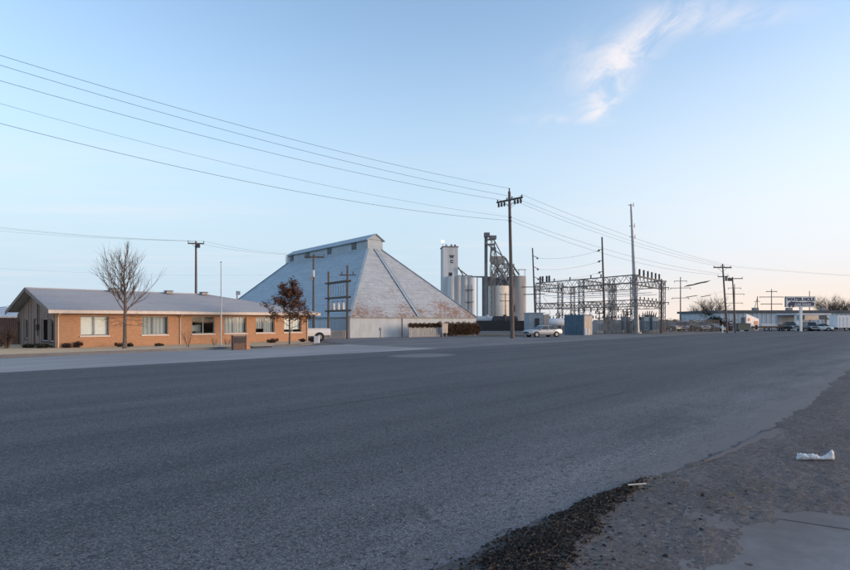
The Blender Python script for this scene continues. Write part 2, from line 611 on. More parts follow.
mat('cream_paint', (.62, .54, .47), .6, .08, 3)
mat('soffit', (.23, .19, .165), .8, .1, 3)
mat('gable_board', (.26, .185, .15), .85, .12, 4, stretch=(6, 6, .5))
mat('dark_trim', (.05, .045, .045), .7)
mat('window_frame', (.42, .41, .40), .5, .05, 5)
mat('room', (.10, .10, .10), .95, .3, 1.0)
mat('blind', (.80, .82, .80), .8, .06, 4)
mat('curtain', (.42, .46, .48), .85, .15, 3, stretch=(8, 8, .3))
mat('brick_dark', (.15, .095, .075), .9, .25, 8)
mat('bark', (.13, .105, .09), .95, .3, 8)
mat('twig', (.12, .088, .072), .95, .2, 8)
mat('rust_leaf', (.13, .062, .036), .8, .4, 2.5)
mat('bush', (.075, .046, .034), .9, .5, 6)
mat('bush_green', (.040, .045, .026), .9, .5, 6)
mat('dead_vine', (.115, .065, .042), .95, .55, 2.0)
mat('evergreen', (.022, .028, .018), .9, .4, 4)

# galvanised sheet with rust; object z runs up the slope's height
g = NT('sheet_metal', .6, .35)
n_s = g.noise(g.map((1.6, 1.6, .10)), 1.0, 6, .6)
n_r = g.noise(g.map((2.6, 2.6, 4.5)), 1.1, 9, .78)
n_q = g.noise(g.map((.22, .22, .35)), 1.0, 4, .6)
n_h = g.noise(g.map((.35, .35, 3.2)), 1.0, 5, .6)
x, y, z = g.xyz()
c = g.mix(g.rng(n_s, .3, .7), (.355, .38, .395), (.48, .505, .515))
c = g.mix(g.rng(n_h, .42, .72, 0, .55), c, (.275, .29, .30))
zone = g.math('ADD', g.rng(z, 6.2, 2.9, -.01, .115), g.rng(n_q, .40, .66, -.06, .10))
rust = g.rng(g.math('ADD', n_r, zone), .565, .68, 0, .9)
c = g.mix(rust, c, (.24, .12, .062))
g.color(c)
g = NT('sheet_metal_shade', .6, .3)  # side sheets: bluish tone of the shaded face put into the colour
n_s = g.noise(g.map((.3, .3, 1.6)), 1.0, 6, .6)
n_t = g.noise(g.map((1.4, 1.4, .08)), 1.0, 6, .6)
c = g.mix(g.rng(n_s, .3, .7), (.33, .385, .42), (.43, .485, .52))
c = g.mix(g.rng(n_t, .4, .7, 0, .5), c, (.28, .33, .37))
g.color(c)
M['sheet_shade_tint'] = M['sheet_metal_shade']
mat('wall_concrete', (.50, .535, .55), .85, .0, 1.2, base2=(.41, .435, .45), stretch=(1, 1, .4))
mat('seam', (.27, .275, .27), .7, .2, 2)
mat('louver', (.12, .125, .13), .7)
mat('pole_wood', (.145, .115, .10), .92, .25, 3, stretch=(4, 4, .4))
mat('arm_wood', (.12, .10, .09), .92, .25, 5)
mat('insulator', (.055, .05, .055), .35, spec=.5)
mat('galv', (.42, .43, .44), .5, .1, 2, metal=.3)
mat('steel_grey', (.26, .265, .27), .6, .15, 3, metal=.2)
mat('steel_lattice', (.20, .195, .19), .7, .2, 2)
mat('wire', (.055, .058, .065), .6)
mat('gear_blue', (.27, .32, .355), .5, .12, 1.5)
mat('container_blue', (.11, .165, .215), .55, .15, 2)
mat('shed_tan', (.42, .36, .31), .8, .12, 2)
mat('silo_white', (.66, .66, .65), .85, .0, .16, base2=(.38, .38, .385), stretch=(2.5, 2.5, .10), contrast=(.4, .66))
mat('silo_tan', (.74, .67, .58), .9, .0, .3, base2=(.58, .52, .45), stretch=(1, 1, .3))
mat('silo_grey', (.44, .42, .40), .9, .0, .3, base2=(.30, .285, .28), stretch=(1, 1, .15))
mat('silo_dark', (.17, .17, .175), .85, .2, .5)
mat('lettering', (.05, .05, .055), .8)
mat('white_paint', (.76, .76, .75), .5, .05, 2)
mat('car_silver', (.36, .37, .385), .28, .03, 1, metal=.5, spec=.5)
mat('car_white', (.75, .75, .74), .3, .02, 1, spec=.5)
mat('car_dark', (.035, .036, .04), .3, spec=.5)
mat('car_red', (.16, .03, .028), .35, spec=.5)
mat('car_blue', (.06, .085, .13), .3, spec=.5)
mat('car_grey', (.11, .115, .12), .32, metal=.3, spec=.5)
mat('car_glass', (.02, .024, .028), .08, spec=.6)
mat('tyre', (.02, .02, .021), .9)
mat('rim', (.45, .45, .46), .35, metal=.6)
mat('lamp_clear', (.75, .75, .74), .15, spec=.6)
mat('lamp_red', (.30, .02, .02), .25, spec=.6)
mat('metal_white', (.60, .61, .62), .6, .1, .6, stretch=(3, 3, .2))
mat('metal_blue', (.47, .51, .55), .6, .12, .4, stretch=(3, 3, .2))
mat('roof_dark', (.11, .115, .125), .8, .15, .5)
mat('sign_white', (.74, .745, .75), .5, .04, 2)
mat('sign_blue', (.035, .045, .085), .5)
mat('orange_panel', (.62, .25, .12), .6, .15, 2)
mat('cream_panel', (.85, .62, .42), .6, .1, 2)
mat('olive', (.13, .135, .11), .8, .2, 2)
mat('rail_black', (.035, .037, .042), .7, .2, 2)
mat('tank_grey', (.36, .40, .43), .5, .15, 1)
mat('wood_fence', (.14, .075, .06), .9, .3, 3, stretch=(3, 3, .4))
mat('fence_board', (.36, .345, .33), .9, .3, 3, stretch=(3, 3, .3))
mat('far_scrub', (.075, .058, .05), .95, .3, .3)
mat('brick_red', (.24, .10, .06), .9, .2, 2)
gl = bpy.data.materials.new('orb_glow'); gl.use_nodes = True
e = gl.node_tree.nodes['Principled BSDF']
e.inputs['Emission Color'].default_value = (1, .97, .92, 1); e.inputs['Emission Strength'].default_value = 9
M['orb_glow'] = gl
# window glass: see-through with a sky reflection
gm = bpy.data.materials.new('glass'); gm.use_nodes = True
t = gm.node_tree; t.nodes.clear()
tr = t.nodes.new('ShaderNodeBsdfTransparent'); tr.inputs[0].default_value = (.93, .95, .95, 1)
gy = t.nodes.new('ShaderNodeBsdfGlossy'); gy.inputs['Roughness'].default_value = .03
fr = t.nodes.new('ShaderNodeFresnel'); fr.inputs[0].default_value = 1.16
ms = t.nodes.new('ShaderNodeMixShader'); ot = t.nodes.new('ShaderNodeOutputMaterial')
t.links.new(fr.outputs[0], ms.inputs[0]); t.links.new(tr.outputs[0], ms.inputs[1]); t.links.new(gy.outputs[0], ms.inputs[2]); t.links.new(ms.outputs[0], ot.inputs[0])
M['glass'] = gm
# chain link: wire mesh, far too fine to build wire by wire here
gm = bpy.data.materials.new('chain_link'); gm.use_nodes = True
t = gm.node_tree; b = t.nodes['Principled BSDF']; b.inputs['Base Color'].default_value = (.3, .31, .32, 1); b.inputs['Roughness'].default_value = .5
b.inputs['Alpha'].default_value = .09
M['chain_link'] = gm

# ================================================================== THE SETTING
random.seed(7)
me = MB()
me.add([(-2500, -200, 0), (2500, -200, 0), (2500, 4500, 0), (-2500, 4500, 0)], [(0, 1, 2, 3)])
o = me.build('ground', 'lot'); o.location.z = -.03
tag(o, 'flat dirt and gravel ground reaching the horizon', 'ground', kind='structure')


def frame_obj(name, mb, m, label, cat, z=0.0, kind='structure', smooth=False, fix=True):
    o = mb.build(name, m, None, smooth, fix)
    o.rotation_euler = (0, 0, ROT)
    o.location.z = z
    return tag(o, label, cat, kind=kind)


# the carriageway, a long sheet, gently cambered
mb = MB()
nv = 24
us = [-200, -60, -20, 0, 10, 20, 40, 80, 160, 400, 1200]
vsn = [0.0 + 26.2 * i / nv for i in range(nv + 1)]
for u in us:
    for v in vsn:
        mb.v.append((u, v, 0.004))
for i in range(len(us) - 1):
    for j in range(nv):
        k = i * (nv + 1) + j
        mb.f.append((k, k + nv + 1, k + nv + 2, k + 1))
frame_obj('road', mb, 'asphalt', 'wide dark grey asphalt road crossing the foreground', 'road')

# paved strip and yard on the far side
mb = MB()
mb.add([(-200, 26.0, 0), (30.5, 26.0, 0), (30.5, 36.6, 0), (-200, 36.6, 0)], [(0, 1, 2, 3)])
frame_obj('pavement', mb, 'concrete', 'pale concrete strip between the road and the dry lawn', 'pavement', -.004)
mb = MB()
mb.add([(30.5, 26.0, 0), (80, 26.0, 0), (80, 50.5, 0), (44, 50.5, 0), (40.6, 140, 0), (33.5, 140, 0), (33.5, 44, 0), (30.5, 36.6, 0)], [tuple(range(8))])
frame_obj('side_street', mb, 'worn_pavement', 'worn grey paved yard and side street before the storage shed', 'street', -.008)
mb = MB()
mb.add([(80, 26.0, 0), (600, 26.0, 0), (600, 30.5, 0), (80, 30.5, 0)], [(0, 1, 2, 3)])
frame_obj('gravel_shoulder', mb, 'lot', 'pale gravel shoulder along the far edge of the road', 'shoulder', -.008)

# lawn with its kerb
lp_ = [(-120, 36.75), (22, 36.75), (25, 37.0), (28, 38.3), (30.5, 40.8), (32.6, 44.2), (32.8, 62), (-120, 62)]
mb = MB(); mb.prism(lp_, -.05, .15)
frame_obj('lawn', mb, 'dry_lawn', 'strip of dry tan winter grass in front of the brick office', 'lawn')
kl = [(-120, 36.6), (22, 36.6), (25.1, 36.86), (28.1, 38.2), (30.65, 40.7), (32.75, 44.15), (32.95, 62)]
kin = [(-120, 36.75), (22, 36.75), (25, 37.0), (28, 38.3), (30.5, 40.8), (32.6, 44.2), (32.8, 62)]
mb = MB(); mb.prism(kl + kin[::-1], -.05, .17)
frame_obj('kerb', mb, 'worn_pavement', 'low concrete kerb edging the dry lawn', 'kerb')

# near verge: dirt with real relief, its edge ragged against the asphalt
def fbm(x, y, s, oct=4):
    v, am = 0, 1
    for k in range(oct):
        v += am * mnoise.noise((x * s, y * s, 3.7 + k)); s *= 2.1; am *= .5
    return v


def interp(tab, x):
    if x <= tab[0][0]: return tab[0][1]
    for a_, b_ in zip(tab, tab[1:]):
        if x <= b_[0]: return a_[1] + (b_[1] - a_[1]) * (x - a_[0]) / (b_[0] - a_[0])
    return tab[-1][1]


EDGE = [(0, 3.0), (3.4, 2.95), (6.5, 2.75), (9, 2.5), (11.8, 2.36), (15.5, 2.27), (21.7, 2.57), (29, 2.77), (60, 2.8)]
LIT_C = [(2.4, 2.45), (4, 2.5), (4.6, 2.58), (5.7, 2.65), (6.4, 2.66), (7, 2.66)]
LIT_W = [(2.4, .42), (4, .36), (4.6, .31), (5.7, .19), (6.4, .11), (7, .06)]
SLAB_TOP = .040


def slab_cover(u, v):
    """1 where the driveway concrete lies bare, 0 where dirt covers it"""
    e = interp([(3, 1.45), (4.7, 1.40), (6.35, 1.27), (7.5, .70), (9, -.4), (11, -1.8)], u)
    d_ = (e - v) + .16 * fbm(u, v, 1.1, 3) + .05 * fbm(u, v, 5, 2)
    return max(0.0, min(1.0, (d_ + .12) / .34))


def verge_h(u, v):
    e = interp(EDGE, u) + .10 * fbm(u, 0, .45, 3) + .12 * fbm(u, v, 2.2, 2)      # where the dirt gives out
    t = (e - v)
    h = .050 * (1 - math.exp(-max(t, 0) * 1.6)) if t > 0 else t * .05
    h += .009 * fbm(u, v, 1.3, 4) * min(1, max(.4, t)) + .009 * fbm(u * .7, v * 1.8, 4.5, 3) * min(1, max(.5, t)) + .003 * fbm(u, v, 17, 2)
    sc = slab_cover(u, v)
    if sc > 0: h = h * (1 - sc) + sc * (SLAB_TOP - .012 + .010 * fbm(u, v, 2.0, 3) + .006 * fbm(u, v, 14, 2))
    # the ridge of leaf litter
    return h + litter(u, v) * .022


def litter(u, v):
    if u < 2.0 or u > 7: return 0.0
    q = (v - interp(LIT_C, u) - .05 * fbm(u, 5, 1.2, 3)) / (interp(LIT_W, u) * (1 + .5 * fbm(u, 9, 1.4, 3)))
    return max(0.0, 1 - q * q)


def verge_mesh(u0, u1, nu, v0, v1, nvv, fine_from=None, step=.02):
    mb = MB()
    if fine_from is not None:
        rows = [v0 + (fine_from - v0) * j / nvv for j in range(nvv)] + [fine_from + step * j for j in range(int((v1 - fine_from) / step) + 1)]
        nvv = len(rows) - 1
    else: rows = [v0 + (v1 - v0) * j / nvv for j in range(nvv + 1)]
    for i in range(nu + 1):
        u = u0 + (u1 - u0) * i / nu
        for j in range(nvv + 1):
            v = rows[j]
            mb.v.append((u, v, verge_h(u, v)))
    for i in range(nu):
        for j in range(nvv):
            k = i * (nvv + 1) + j
            mb.f.append((k, k + nvv + 1, k + nvv + 2, k + 1))
    return mb


frame_obj('verge', verge_mesh(1.5, 15, 560, -4, 3.7, 75, .4, .022), 'dirt', 'bare grey-brown dirt verge beside the near edge of the road', 'verge', smooth=True, fix=False)
frame_obj('verge_further_along', verge_mesh(15, 130, 420, -18, 3.9, 73), 'dirt', 'stretch of dirt verge running away to the right', 'verge', smooth=True, fix=False)
mb = MB(); mb.add([(-120, -120, -.02), (600, -120, -.02), (600, 2.0, -.02), (-120, 2.0, -.02)], [(0, 1, 2, 3)])
frame_obj('verge_base', mb, 'dirt', 'wide dirt area behind and beside the near verge', 'verge')

# ================================================================== FOREGROUND BITS
def uv_of(p):
    return (p.x * RS + p.y * RC, -p.x * RC + p.y * RS)


# leaf litter: nobody could count it
rng = random.Random(3)
mb = MB()
cnt = 0
while cnt < 15000:
    u = rng.uniform(2.0, 7.2); v = rng.uniform(1.6, 3.3)
    l = litter(u, v)
    if rng.random() > l * 1.6 * (.6 + .8 * fbm(u, v, 3.0, 2)) + (.03 if abs(v - interp(LIT_C, u)) < interp(LIT_W, u) * 1.9 else .006):
        continue
    cnt += 1
    s = .005 + .022 * rng.random() ** 2.6
    a_ = rng.uniform(0, 2 * pi)
    z = verge_h(u, v) + rng.uniform(0, .035) * l
    tilt = rng.uniform(-.9, .9); cu = rng.uniform(.2, .9) * s
    R = Matrix.Rotation(a_, 3, 'Z') @ Matrix.Rotation(tilt, 3, 'X')
    pts = [(-s, 0, 0), (-.3 * s, -.5 * s, cu), (.5 * s, -.45 * s, cu * .8), (s, 0, .1 * s), (.4 * s, .5 * s, cu), (-.3 * s, .55 * s, cu * .7), (0, 0, -.1 * s)]
    pts = [Vector((u, v, z)) + R @ Vector(p) for p in pts]
    mb.add(pts, [(0, 1, 6), (1, 2, 6), (2, 3, 6), (3, 4, 6), (4, 5, 6), (5, 0, 6)])
frame_obj('leaf_litter', mb, 'debris', 'dark heap of dead leaves and crumbled bark along the road edge', 'leaf litter', kind='stuff', fix=False)
mb = MB()
for i in range(420):
    u = rng.uniform(2.0, 7.2); v = rng.uniform(1.8, 3.1)
    if litter(u, v) < .1 and rng.random() > .12: continue
    a_ = rng.uniform(0, pi); L = rng.uniform(.02, .07)
    z = verge_h(u, v) + .02 + rng.uniform(0, .02) * litter(u, v)
    p = Vector((u, v, z)); dd = Vector((cos(a_), sin(a_), rng.uniform(-.3, .3))) * L
    mb.path([p - dd, p + Vector((rng.uniform(-.01, .01), rng.uniform(-.01, .01), .01)), p + dd], .0016, 4)
frame_obj('dry_stalks', mb, 'debris_pale', 'thin pale stalks caught in the dark leaf litter', 'stalks', kind='stuff', fix=False)

# pebbles and clods on the verge and the dusty road edge
mb = MB()
for i in range(3600):
    u = 1.0 + 13 * rng.random() ** 1.3
    v = rng.uniform(-4.5, 2.6) if rng.random() < .75 else rng.uniform(2.2, 5.5)
    s = .003 + .011 * rng.random() ** 3
    z = max(verge_h(u, v), .006) + s * .25
    n = 5
    a0 = rng.uniform(0, pi)
    vs_ = [(u + s * cos(a0 + k * 2 * pi / n) * rng.uniform(.7, 1.2), v + s * sin(a0 + k * 2 * pi / n) * rng.uniform(.7, 1.2), z - s * .4) for k in range(n)] + [(u, v, z + s * .55)]
    mb.add(vs_, [(k, (k + 1) % n, n) for k in range(n)])
frame_obj('pebbles', mb, 'pebble', 'small stones and clods scattered over the dirt verge', 'pebbles', kind='stuff', fix=False)
mb = MB()
for cu_, cv_, rr, nn in ((6.6, 1.6, .28, 120), (7.4, 1.6, .2, 90), (6.9, 2.5, .30, 170), (8.0, 2.2, .3, 60)):
    for i in range(nn):
        a_ = rng.uniform(0, 2 * pi); q = rr * sqrt(rng.random())
        u, v = cu_ + q * cos(a_) * 1.6, cv_ + q * sin(a_)
        b_ = rng.uniform(0, pi); L = rng.uniform(.015, .05)
        p = Vector((u, v, verge_h(u, v) + .008)); dd = Vector((cos(b_), sin(b_), rng.uniform(-.1, .35))) * L
        mb.path([p - dd * .6, p + dd], [.0022, .0012], 3)
frame_obj('dead_grass', mb, 'straw', 'sparse tufts of flattened dead grass on the verge', 'dead grass', kind='stuff', fix=False)

# pale broken concrete at the road edge
mb = MB()
rim_ = [(700, 459), (706, 455.5), (716, 452), (722, 448), (731, 446), (738, 441), (744, 438), (752, 435), (757, 431), (766, 429), (771, 426.5), (782, 427.5), (789, 427), (797, 429.5), (800, 432), (790, 432.5), (783, 435), (772, 434.5), (765, 437.5), (757, 437), (750, 441), (741, 443), (733, 448), (722, 451.5), (715, 456), (706, 458)]
pts = [uv_of(ground(p[0] + 4, p[1] + 3)) for p in rim_]
mb.prism(pts, .0, .021)
o = frame_obj('broken_concrete', mb, 'dusty_slab', 'pale broken patch of concrete at the near road edge', 'concrete patch', kind=None)
del_ = None
# driveway slabs coming out of the dirt at the bottom right
j0, j1 = uv_of(ground(760, 520)), uv_of(ground(850, 534))
dj = Vector((j1[0] - j0[0], j1[1] - j0[1])).normalized()
pj = Vector((-dj.y, dj.x))
if pj.y < 0: pj = -pj


def slab_pts(a0, a1, b0, b1):
    return [tuple(Vector(j0) + dj * a + pj * b) for a, b in ((a0, b0), (a1, b0), (a1, b1), (a0, b1))]


mb = MB(); mb.prism(slab_pts(-.15, 6, .010, .42), -.05, SLAB_TOP)
s1 = frame_obj('concrete_slab', mb, 'dusty_slab', 'dusty driveway slab on the road side of the dark joint', 'slab', kind=None)
mb = MB(); mb.prism(slab_pts(-.65, 6, -3, -.010), -.05, SLAB_TOP - .003)
s2 = frame_obj('concrete_slab', mb, 'dusty_slab', 'larger driveway slab at the bottom right corner, near side of the joint', 'slab', kind=None)

# plastic bag: a lying roll pinched in the middle, its knotted end upright
p0, p1 = ground(797, 463.5), ground(834, 463.5)
root = thing('plastic_bag', 'crumpled white plastic bag lying on the dirt verge', 'plastic bag', (0, 0, 0))
mb = MB()
L = (p1 - p0)
rings = []
nst = 26
prof = [(0, .016, .035), (.06, .040, .060), (.14, .040, .050), (.25, .042, .046), (.38, .046, .050), (.5, .040, .040), (.62, .030, .030), (.74, .034, .030), (.82, .036, .050), (.88, .040, .062), (.93, .036, .072), (.97, .028, .060), (1, .012, .03)]
def lerp_prof(t):
    for a_, b_ in zip(prof, prof[1:]):
        if a_[0] <= t <= b_[0]:
            k = (t - a_[0]) / (b_[0] - a_[0])
            return a_[1] + (b_[1] - a_[1]) * k, a_[2] + (b_[2] - a_[2]) * k
for i in range(nst + 1):
    t_ = i / nst
    wy, hz = lerp_prof(t_)
    c_ = p0 + L * t_
    ring = []
    for k in range(14):
        an = 2 * pi * k / 14
        f_ = 1 + .42 * mnoise.noise((t_ * 9, k * .9, 1.3)) + .30 * mnoise.noise((t_ * 23, k * 2.1, 5))
        ring.append((c_.x, c_.y + cos(an) * wy * f_, .05 + max(0.002, (hz * (1 + sin(an)) * .80) * f_)))
    rings.append(ring)
mb.loft(rings)
mb.build('bag_body', 'plastic_bag', root, True)
mb = MB()
hp = p0 + L * .02
mb.slab([hp + Vector((0, 0, .07)), hp + Vector((.02, .03, .075)), hp + Vector((.012, .012, .135)), hp + Vector((-.004, 0, .15))], .004)
mb.slab([hp + Vector((.02, 0, .07)), hp + Vector((.05, .02, .075)), hp + Vector((.045, .015, .125))], .004)
mb.build('handle', 'plastic_bag', root)
p = ground(628, 491.5); q = ground(646, 491)
mb = MB(); mb.bar((p.x, p.y, .075), (q.x, q.y, .085), .022, .012)
o = mb.build('wood_splinter', 'stick'); tag(o, 'pale flat splinter of wood at the end of the leaf litter', 'splinter')

# ================================================================== BRICK OFFICE
HV, HU0, HU1, HD = 43.5, 11.4, onV(308, 43.5), 10.0
house = thing('brick_office', 'long single-storey orange brick office with low grey shingle roof', 'house', uv(HU0, HV), ROT)
HL = HU1 - HU0
ZS, ZH, ZE = .93, 2.30, 2.46                  # sill, window head, eave
fw = [(80.5, 109), (142, 168), (192, 214.5), (224.5, 246.5), (255.8, 274.5), (284, 301.4)]
wins = [(onV(a, HV) - HU0, onV(b, HV) - HU0) for a, b in fw]
mb = MB()
T_ = .25
x0 = 0
for a, b in wins:
    mb.span((x0, 0, 0), (a, T_, ZE)); mb.span((a, 0, 0), (b, T_, ZS)); mb.span((a, 0, ZH), (b, T_, ZE))
    x0 = b
mb.span((x0, 0, 0), (HL, T_, ZE))
mb.span((HL - T_, T_, 0), (HL, HD, ZE))       # right end
mb.span((0, HD - T_, 0), (HL - T_, HD, ZE))   # back
mb.build('front_wall', 'brick', house)
# gable end
gw = [(onU(55.5, HU0) - HV, onU(49.5, HU0) - HV), (onU(47.5, HU0) - HV, onU(41.5, HU0) - HV), (onU(27.5, HU0) - HV, onU(24.5, HU0) - HV)]
gd = (onU(37, HU0) - HV, onU(33.5, HU0) - HV)
ops = [(max(a, .45), b, .55, 2.12) for a, b in gw[:2]] + [(gd[0], gd[1], 0, 2.1), (gw[2][0], gw[2][1], .6, 2.1)]
mb = MB()
y0 = T_
for a, b, s_, h_ in ops:
    if a < y0: a = y0 + .05
    mb.span((0, y0, 0), (T_, a, ZE)); mb.span((0, a, h_), (T_, b, ZE))
    if s_ > 0: mb.span((0, a, 0), (T_, b, s_))
    y0 = b
mb.span((0, y0, 0), (T_, HD - T_, ZE))
RZ = 4.05
mb.slab([(0, 0, ZE), (0, HD, ZE), (0, HD / 2, RZ)], -T_)
mb.build('gable_wall', 'gable_board', house)
for k in range(14):                            # board battens on the gable
    yb = .35 + k * .70
    if any(a - .06 < yb < b + .06 for a, b, *_ in ops): continue
    zt = ZE + (RZ - ZE) * (1 - abs(yb - HD / 2) / (HD / 2)) - .1
    m_ = MB(); m_.span((-.03, yb - .02, .05), (-.002, yb + .02, zt)); m_.build('batten', 'gable_board', house)
for i, (a, b, s_, h_) in enumerate(ops):
    a = max(a, T_ + .05)
    m_ = MB()
    for q in ((a, s_, a + .06, h_), (b - .06, s_, b, h_), (a + .06, h_ - .06, b - .06, h_), (a + .06, s_, b - .06, s_ + .06)):
        m_.span((.06, q[0], q[1]), (.12, q[2], q[3]))
    if s_ == 0:
        f_ = m_.build('door', 'dark_trim', house)
        m_ = MB(); m_.span((.085, a + .06, .06), (.11, b - .06, h_ - .06)); m_.build('door_leaf', 'gable_board', f_)
        m_ = MB(); m_.box((.06, a + .14, 1.0), (.05, .04, .14)); m_.build('handle', 'galv', f_)
    else:
        f_ = m_.build('window', 'window_frame', house)
        m_ = MB(); m_.span((.085, a + .06, s_ + .06), (.095, b - .06, h_ - .06)); m_.build('pane', 'glass', f_)
        m_ = MB(); m_.span((-.05, a - .05, s_ - .08), (.06, b + .05, s_ - .002)); m_.build('sill', 'dark_trim', f_)
inner = ['blind', 'room', 'room', 'curtain', 'curtain', 'blind']
for i, (a, b) in enumerate(wins):
    m_ = MB(); c_ = (a + b) / 2
    for q in ((a, ZS, a + .045, ZH), (b - .045, ZS, b, ZH), (a + .045, ZH - .045, b - .045, ZH), (a + .045, ZS, b - .045, ZS + .045), (c_ - .03, ZS + .045, c_ + .03, ZH - .045)):
        m_.span((q[0], .08, q[1]), (q[2], .14, q[3]))
    f_ = m_.build('window', 'window_frame', house)
    for l, r in ((a + .045, c_ - .03), (c_ + .03, b - .045)):
        m_ = MB(); m_.span((l, .105, ZS + .045), (r, .113, ZH - .045)); m_.build('pane', 'glass', f_)
    m_ = MB(); m_.span((a - .06, -.07, ZS - .09), (b + .06, .078, ZS - .002)); m_.build('sill', 'cream_paint', f_)
    # blinds or curtains hanging behind the panes
    if i == 0:
        for l, r in ((a + .05, c_ - .02), (c_ + .02, b - .05)):
            m_ = MB()
            for k in range(22):
                zz = ZS + .10 + k * (ZH - ZS - .2) / 21
                m_.box(((l + r) / 2, .24, zz), (r - l, .012, .056))
            m_.build('blind', 'blind', f_)
    elif i in (1, 3, 4, 5):
        parts = {1: [(a + .03, b - .03, ZS + .05)], 3: [(a + .03, b - .03, ZS + .05)], 4: [(a + .03, c_ - .02, ZS + .35), (c_, b - .03, ZS + .05)], 5: [(a + .03, b - .03, ZS + .25)]}[i]
        for l, r, zb in parts:
            m_ = MB(); nseg = 18
            pts = [(l + (r - l) * k / nseg, .30 + .03 * sin(k * 2.1)) for k in range(nseg + 1)]
            m_.prism(pts + [(x, y + .01) for x, y in pts[::-1]], zb, ZH)
            m_.build('curtain', 'curtain' if i != 5 else 'blind', f_)
    else:
        m_ = MB(); m_.box((a + .45 * (b - a), 1.6, 1.35), (.9, .4, .5)); m_.box((a + .8 * (b - a), 2.2, 1.2), (.4, .4, .9))
        m_.build('furniture', 'blind', f_)
m_ = MB(); m_.span((T_, HD - T_ - .02, 0), (HL - T_, HD - T_ - .002, ZE)); m_.span((T_, 4.2, 0), (HL - T_, 4.3, ZE)); m_.build('inner_wall', 'room', house)
# roof: gable on the left, hipped on the right
OH, OL, OR_ = .65, .6, .9
hx = onV(205, HV + HD / 2) - HU0
ex = HL + OR_
ridge = 4.32
ez = ZE + .02
A0, A1 = (-OL, -OH, ez + .22), (ex, -OH, ez + .22)
B0, B1 = (-OL, HD + OH, ez + .22), (ex, HD + OH, ez + .22)
R0, R1 = (-OL, HD / 2, ridge), (hx, HD / 2, ridge)
m_ = MB(); m_.slab([A0, A1, R1, R0], .08); rf = m_.build('roof', 'shingles', house)
m_ = MB(); m_.slab([B1, B0, R0, R1], .08); m_.build('rear_slope', 'shingles', rf)
m_ = MB(); m_.slab([A1, B1, R1], .08); m_.build('hip_slope', 'shingles', rf)
m_ = MB(); m_.path([Vector(R0) + Vector((0, 0, .0)), Vector(R1)], .07, 6); m_.path([Vector(R1), Vector(A1)], .05, 6); m_.build('ridge_cap', 'shingles', rf)
for sx in (hx * .40, hx * .74, hx * .98):       # roof vents
    m_ = MB(); m_.box((sx, HD / 2 - .25, ridge + .05), (.5, .5, .22)); m_.box((sx, HD / 2 - .25, ridge + .18), (.7, .7, .05), taper=.8); m_.build('roof_vent', 'steel_grey', rf)
m_ = MB(); m_.span((-OL, -OH - .03, ez - .02), (ex, -OH - .001, ez + .19)); m_.build('fascia', 'cream_paint', house)
m_ = MB(); m_.span((ex + .001, -OH - .03, ez - .02), (ex + .03, HD + OH, ez + .19)); m_.build('fascia', 'cream_paint', house)
m_ = MB(); m_.span((T_ + .01, -OH, ez), (ex, HD + OH, ez + .04)); m_.build('soffit', 'soffit', house)
for a, b in ((A0, R0), (B0, R0)):              # barge boards on the gable
    a, b = Vector(a), Vector(b)
    m_ = MB(); m_.slab([a + Vector((-.02, 0, .02)), b + Vector((-.02, 0, .02)), b + Vector((-.02, 0, -.24)), a + Vector((-.02, 0, -.26))], .04); m_.build('barge_board', 'soffit', house)
for xd in (.12, onV(180, HV) - HU0, HL - .12):           # gutter downpipes
    m_ = MB(); m_.tube((xd, -.06, .12), (xd, -.06, ez - .25), .04, .04, 8); m_.path([(xd, -.06, ez - .25), (xd, -OH * .5, ez - .1), (xd, -OH + .05, ez - .02)], .04, 8); m_.build('downpipe', 'cream_paint', house)
cy_ = onU(39, HU0) - HV
m_ = MB(); m_.tube((-.08, cy_, .9), (-.08, cy_, 3.45), .035); m_.box((-.10, cy_, 1.5), (.14, .3, .42)); m_.lathe((-.08, cy_, 3.42), [(.05, 0), (.11, .05), (.09, .16), (.02, .2)], 10)
m_.build('service_mast', 'dark_trim', house)

# neighbours at the far left
root = thing('board_fence', 'dark red-brown board fence behind the office at the left edge', 'fence', at(-10, 44), radians(-8))
for k in range(26):
    m_ = MB(); m_.box((-2.4 + k * .19, 0, 1.15), (.17, .03, 2.1 + .04 * sin(k * 3.3))); m_.build('board', 'wood_fence', root)
m_ = MB(); m_.box((0, .05, .5), (5, .05, .1)); m_.box((0, .05, 1.8), (5, .05, .1)); m_.build('rail', 'wood_fence', root)
root = thing('low_shed', 'low shed with pale eave and blue-grey roof behind board fence', 'shed', at(-14, 60), radians(6))
m_ = MB(); m_.box((0, 3, 1.1), (12, 6, 2.2)); m_.build('wall', 'shed_tan', root)
m_ = MB(); m_.slab([(-6.3, -.4, 2.45), (6.3, -.4, 2.45), (6.3, 3, 3.5), (-6.3, 3, 3.5)], .1); m_.slab([(6.3, 6.4, 2.45), (-6.3, 6.4, 2.45), (-6.3, 3, 3.5), (6.3, 3, 3.5)], .1); m_.build('roof', 'metal_blue', root)
m_ = MB(); m_.box((0, -.42, 2.33), (12.6, .05, .25)); m_.build('fascia', 'cream_paint', root)


# ---------------------------------------------------------------- shrubs and trees
def leaves(mb, rng, c, r, n, s, flat=.9, hollow=.35):
    for i in range(n):
        while True:
            p = Vector((rng.uniform(-1, 1), rng.uniform(-1, 1), rng.uniform(-1, 1)))
            if hollow < p.length < 1: break
        p = Vector((c[0] + p.x * r[0], c[1] + p.y * r[1], c[2] + p.z * r[2]))
        q = Matrix.Rotation(rng.uniform(0, 6.28), 3, 'Z') @ Matrix.Rotation(rng.uniform(-1.3, 1.3), 3, 'X')
        k = s * rng.uniform(.6, 1.3)
        mb.add([p + q @ Vector(v) for v in ((-k, 0, 0), (0, -k * .5, k * .15), (k, 0, 0), (0, k * .5, k * .15))], [(0, 1, 2, 3)])


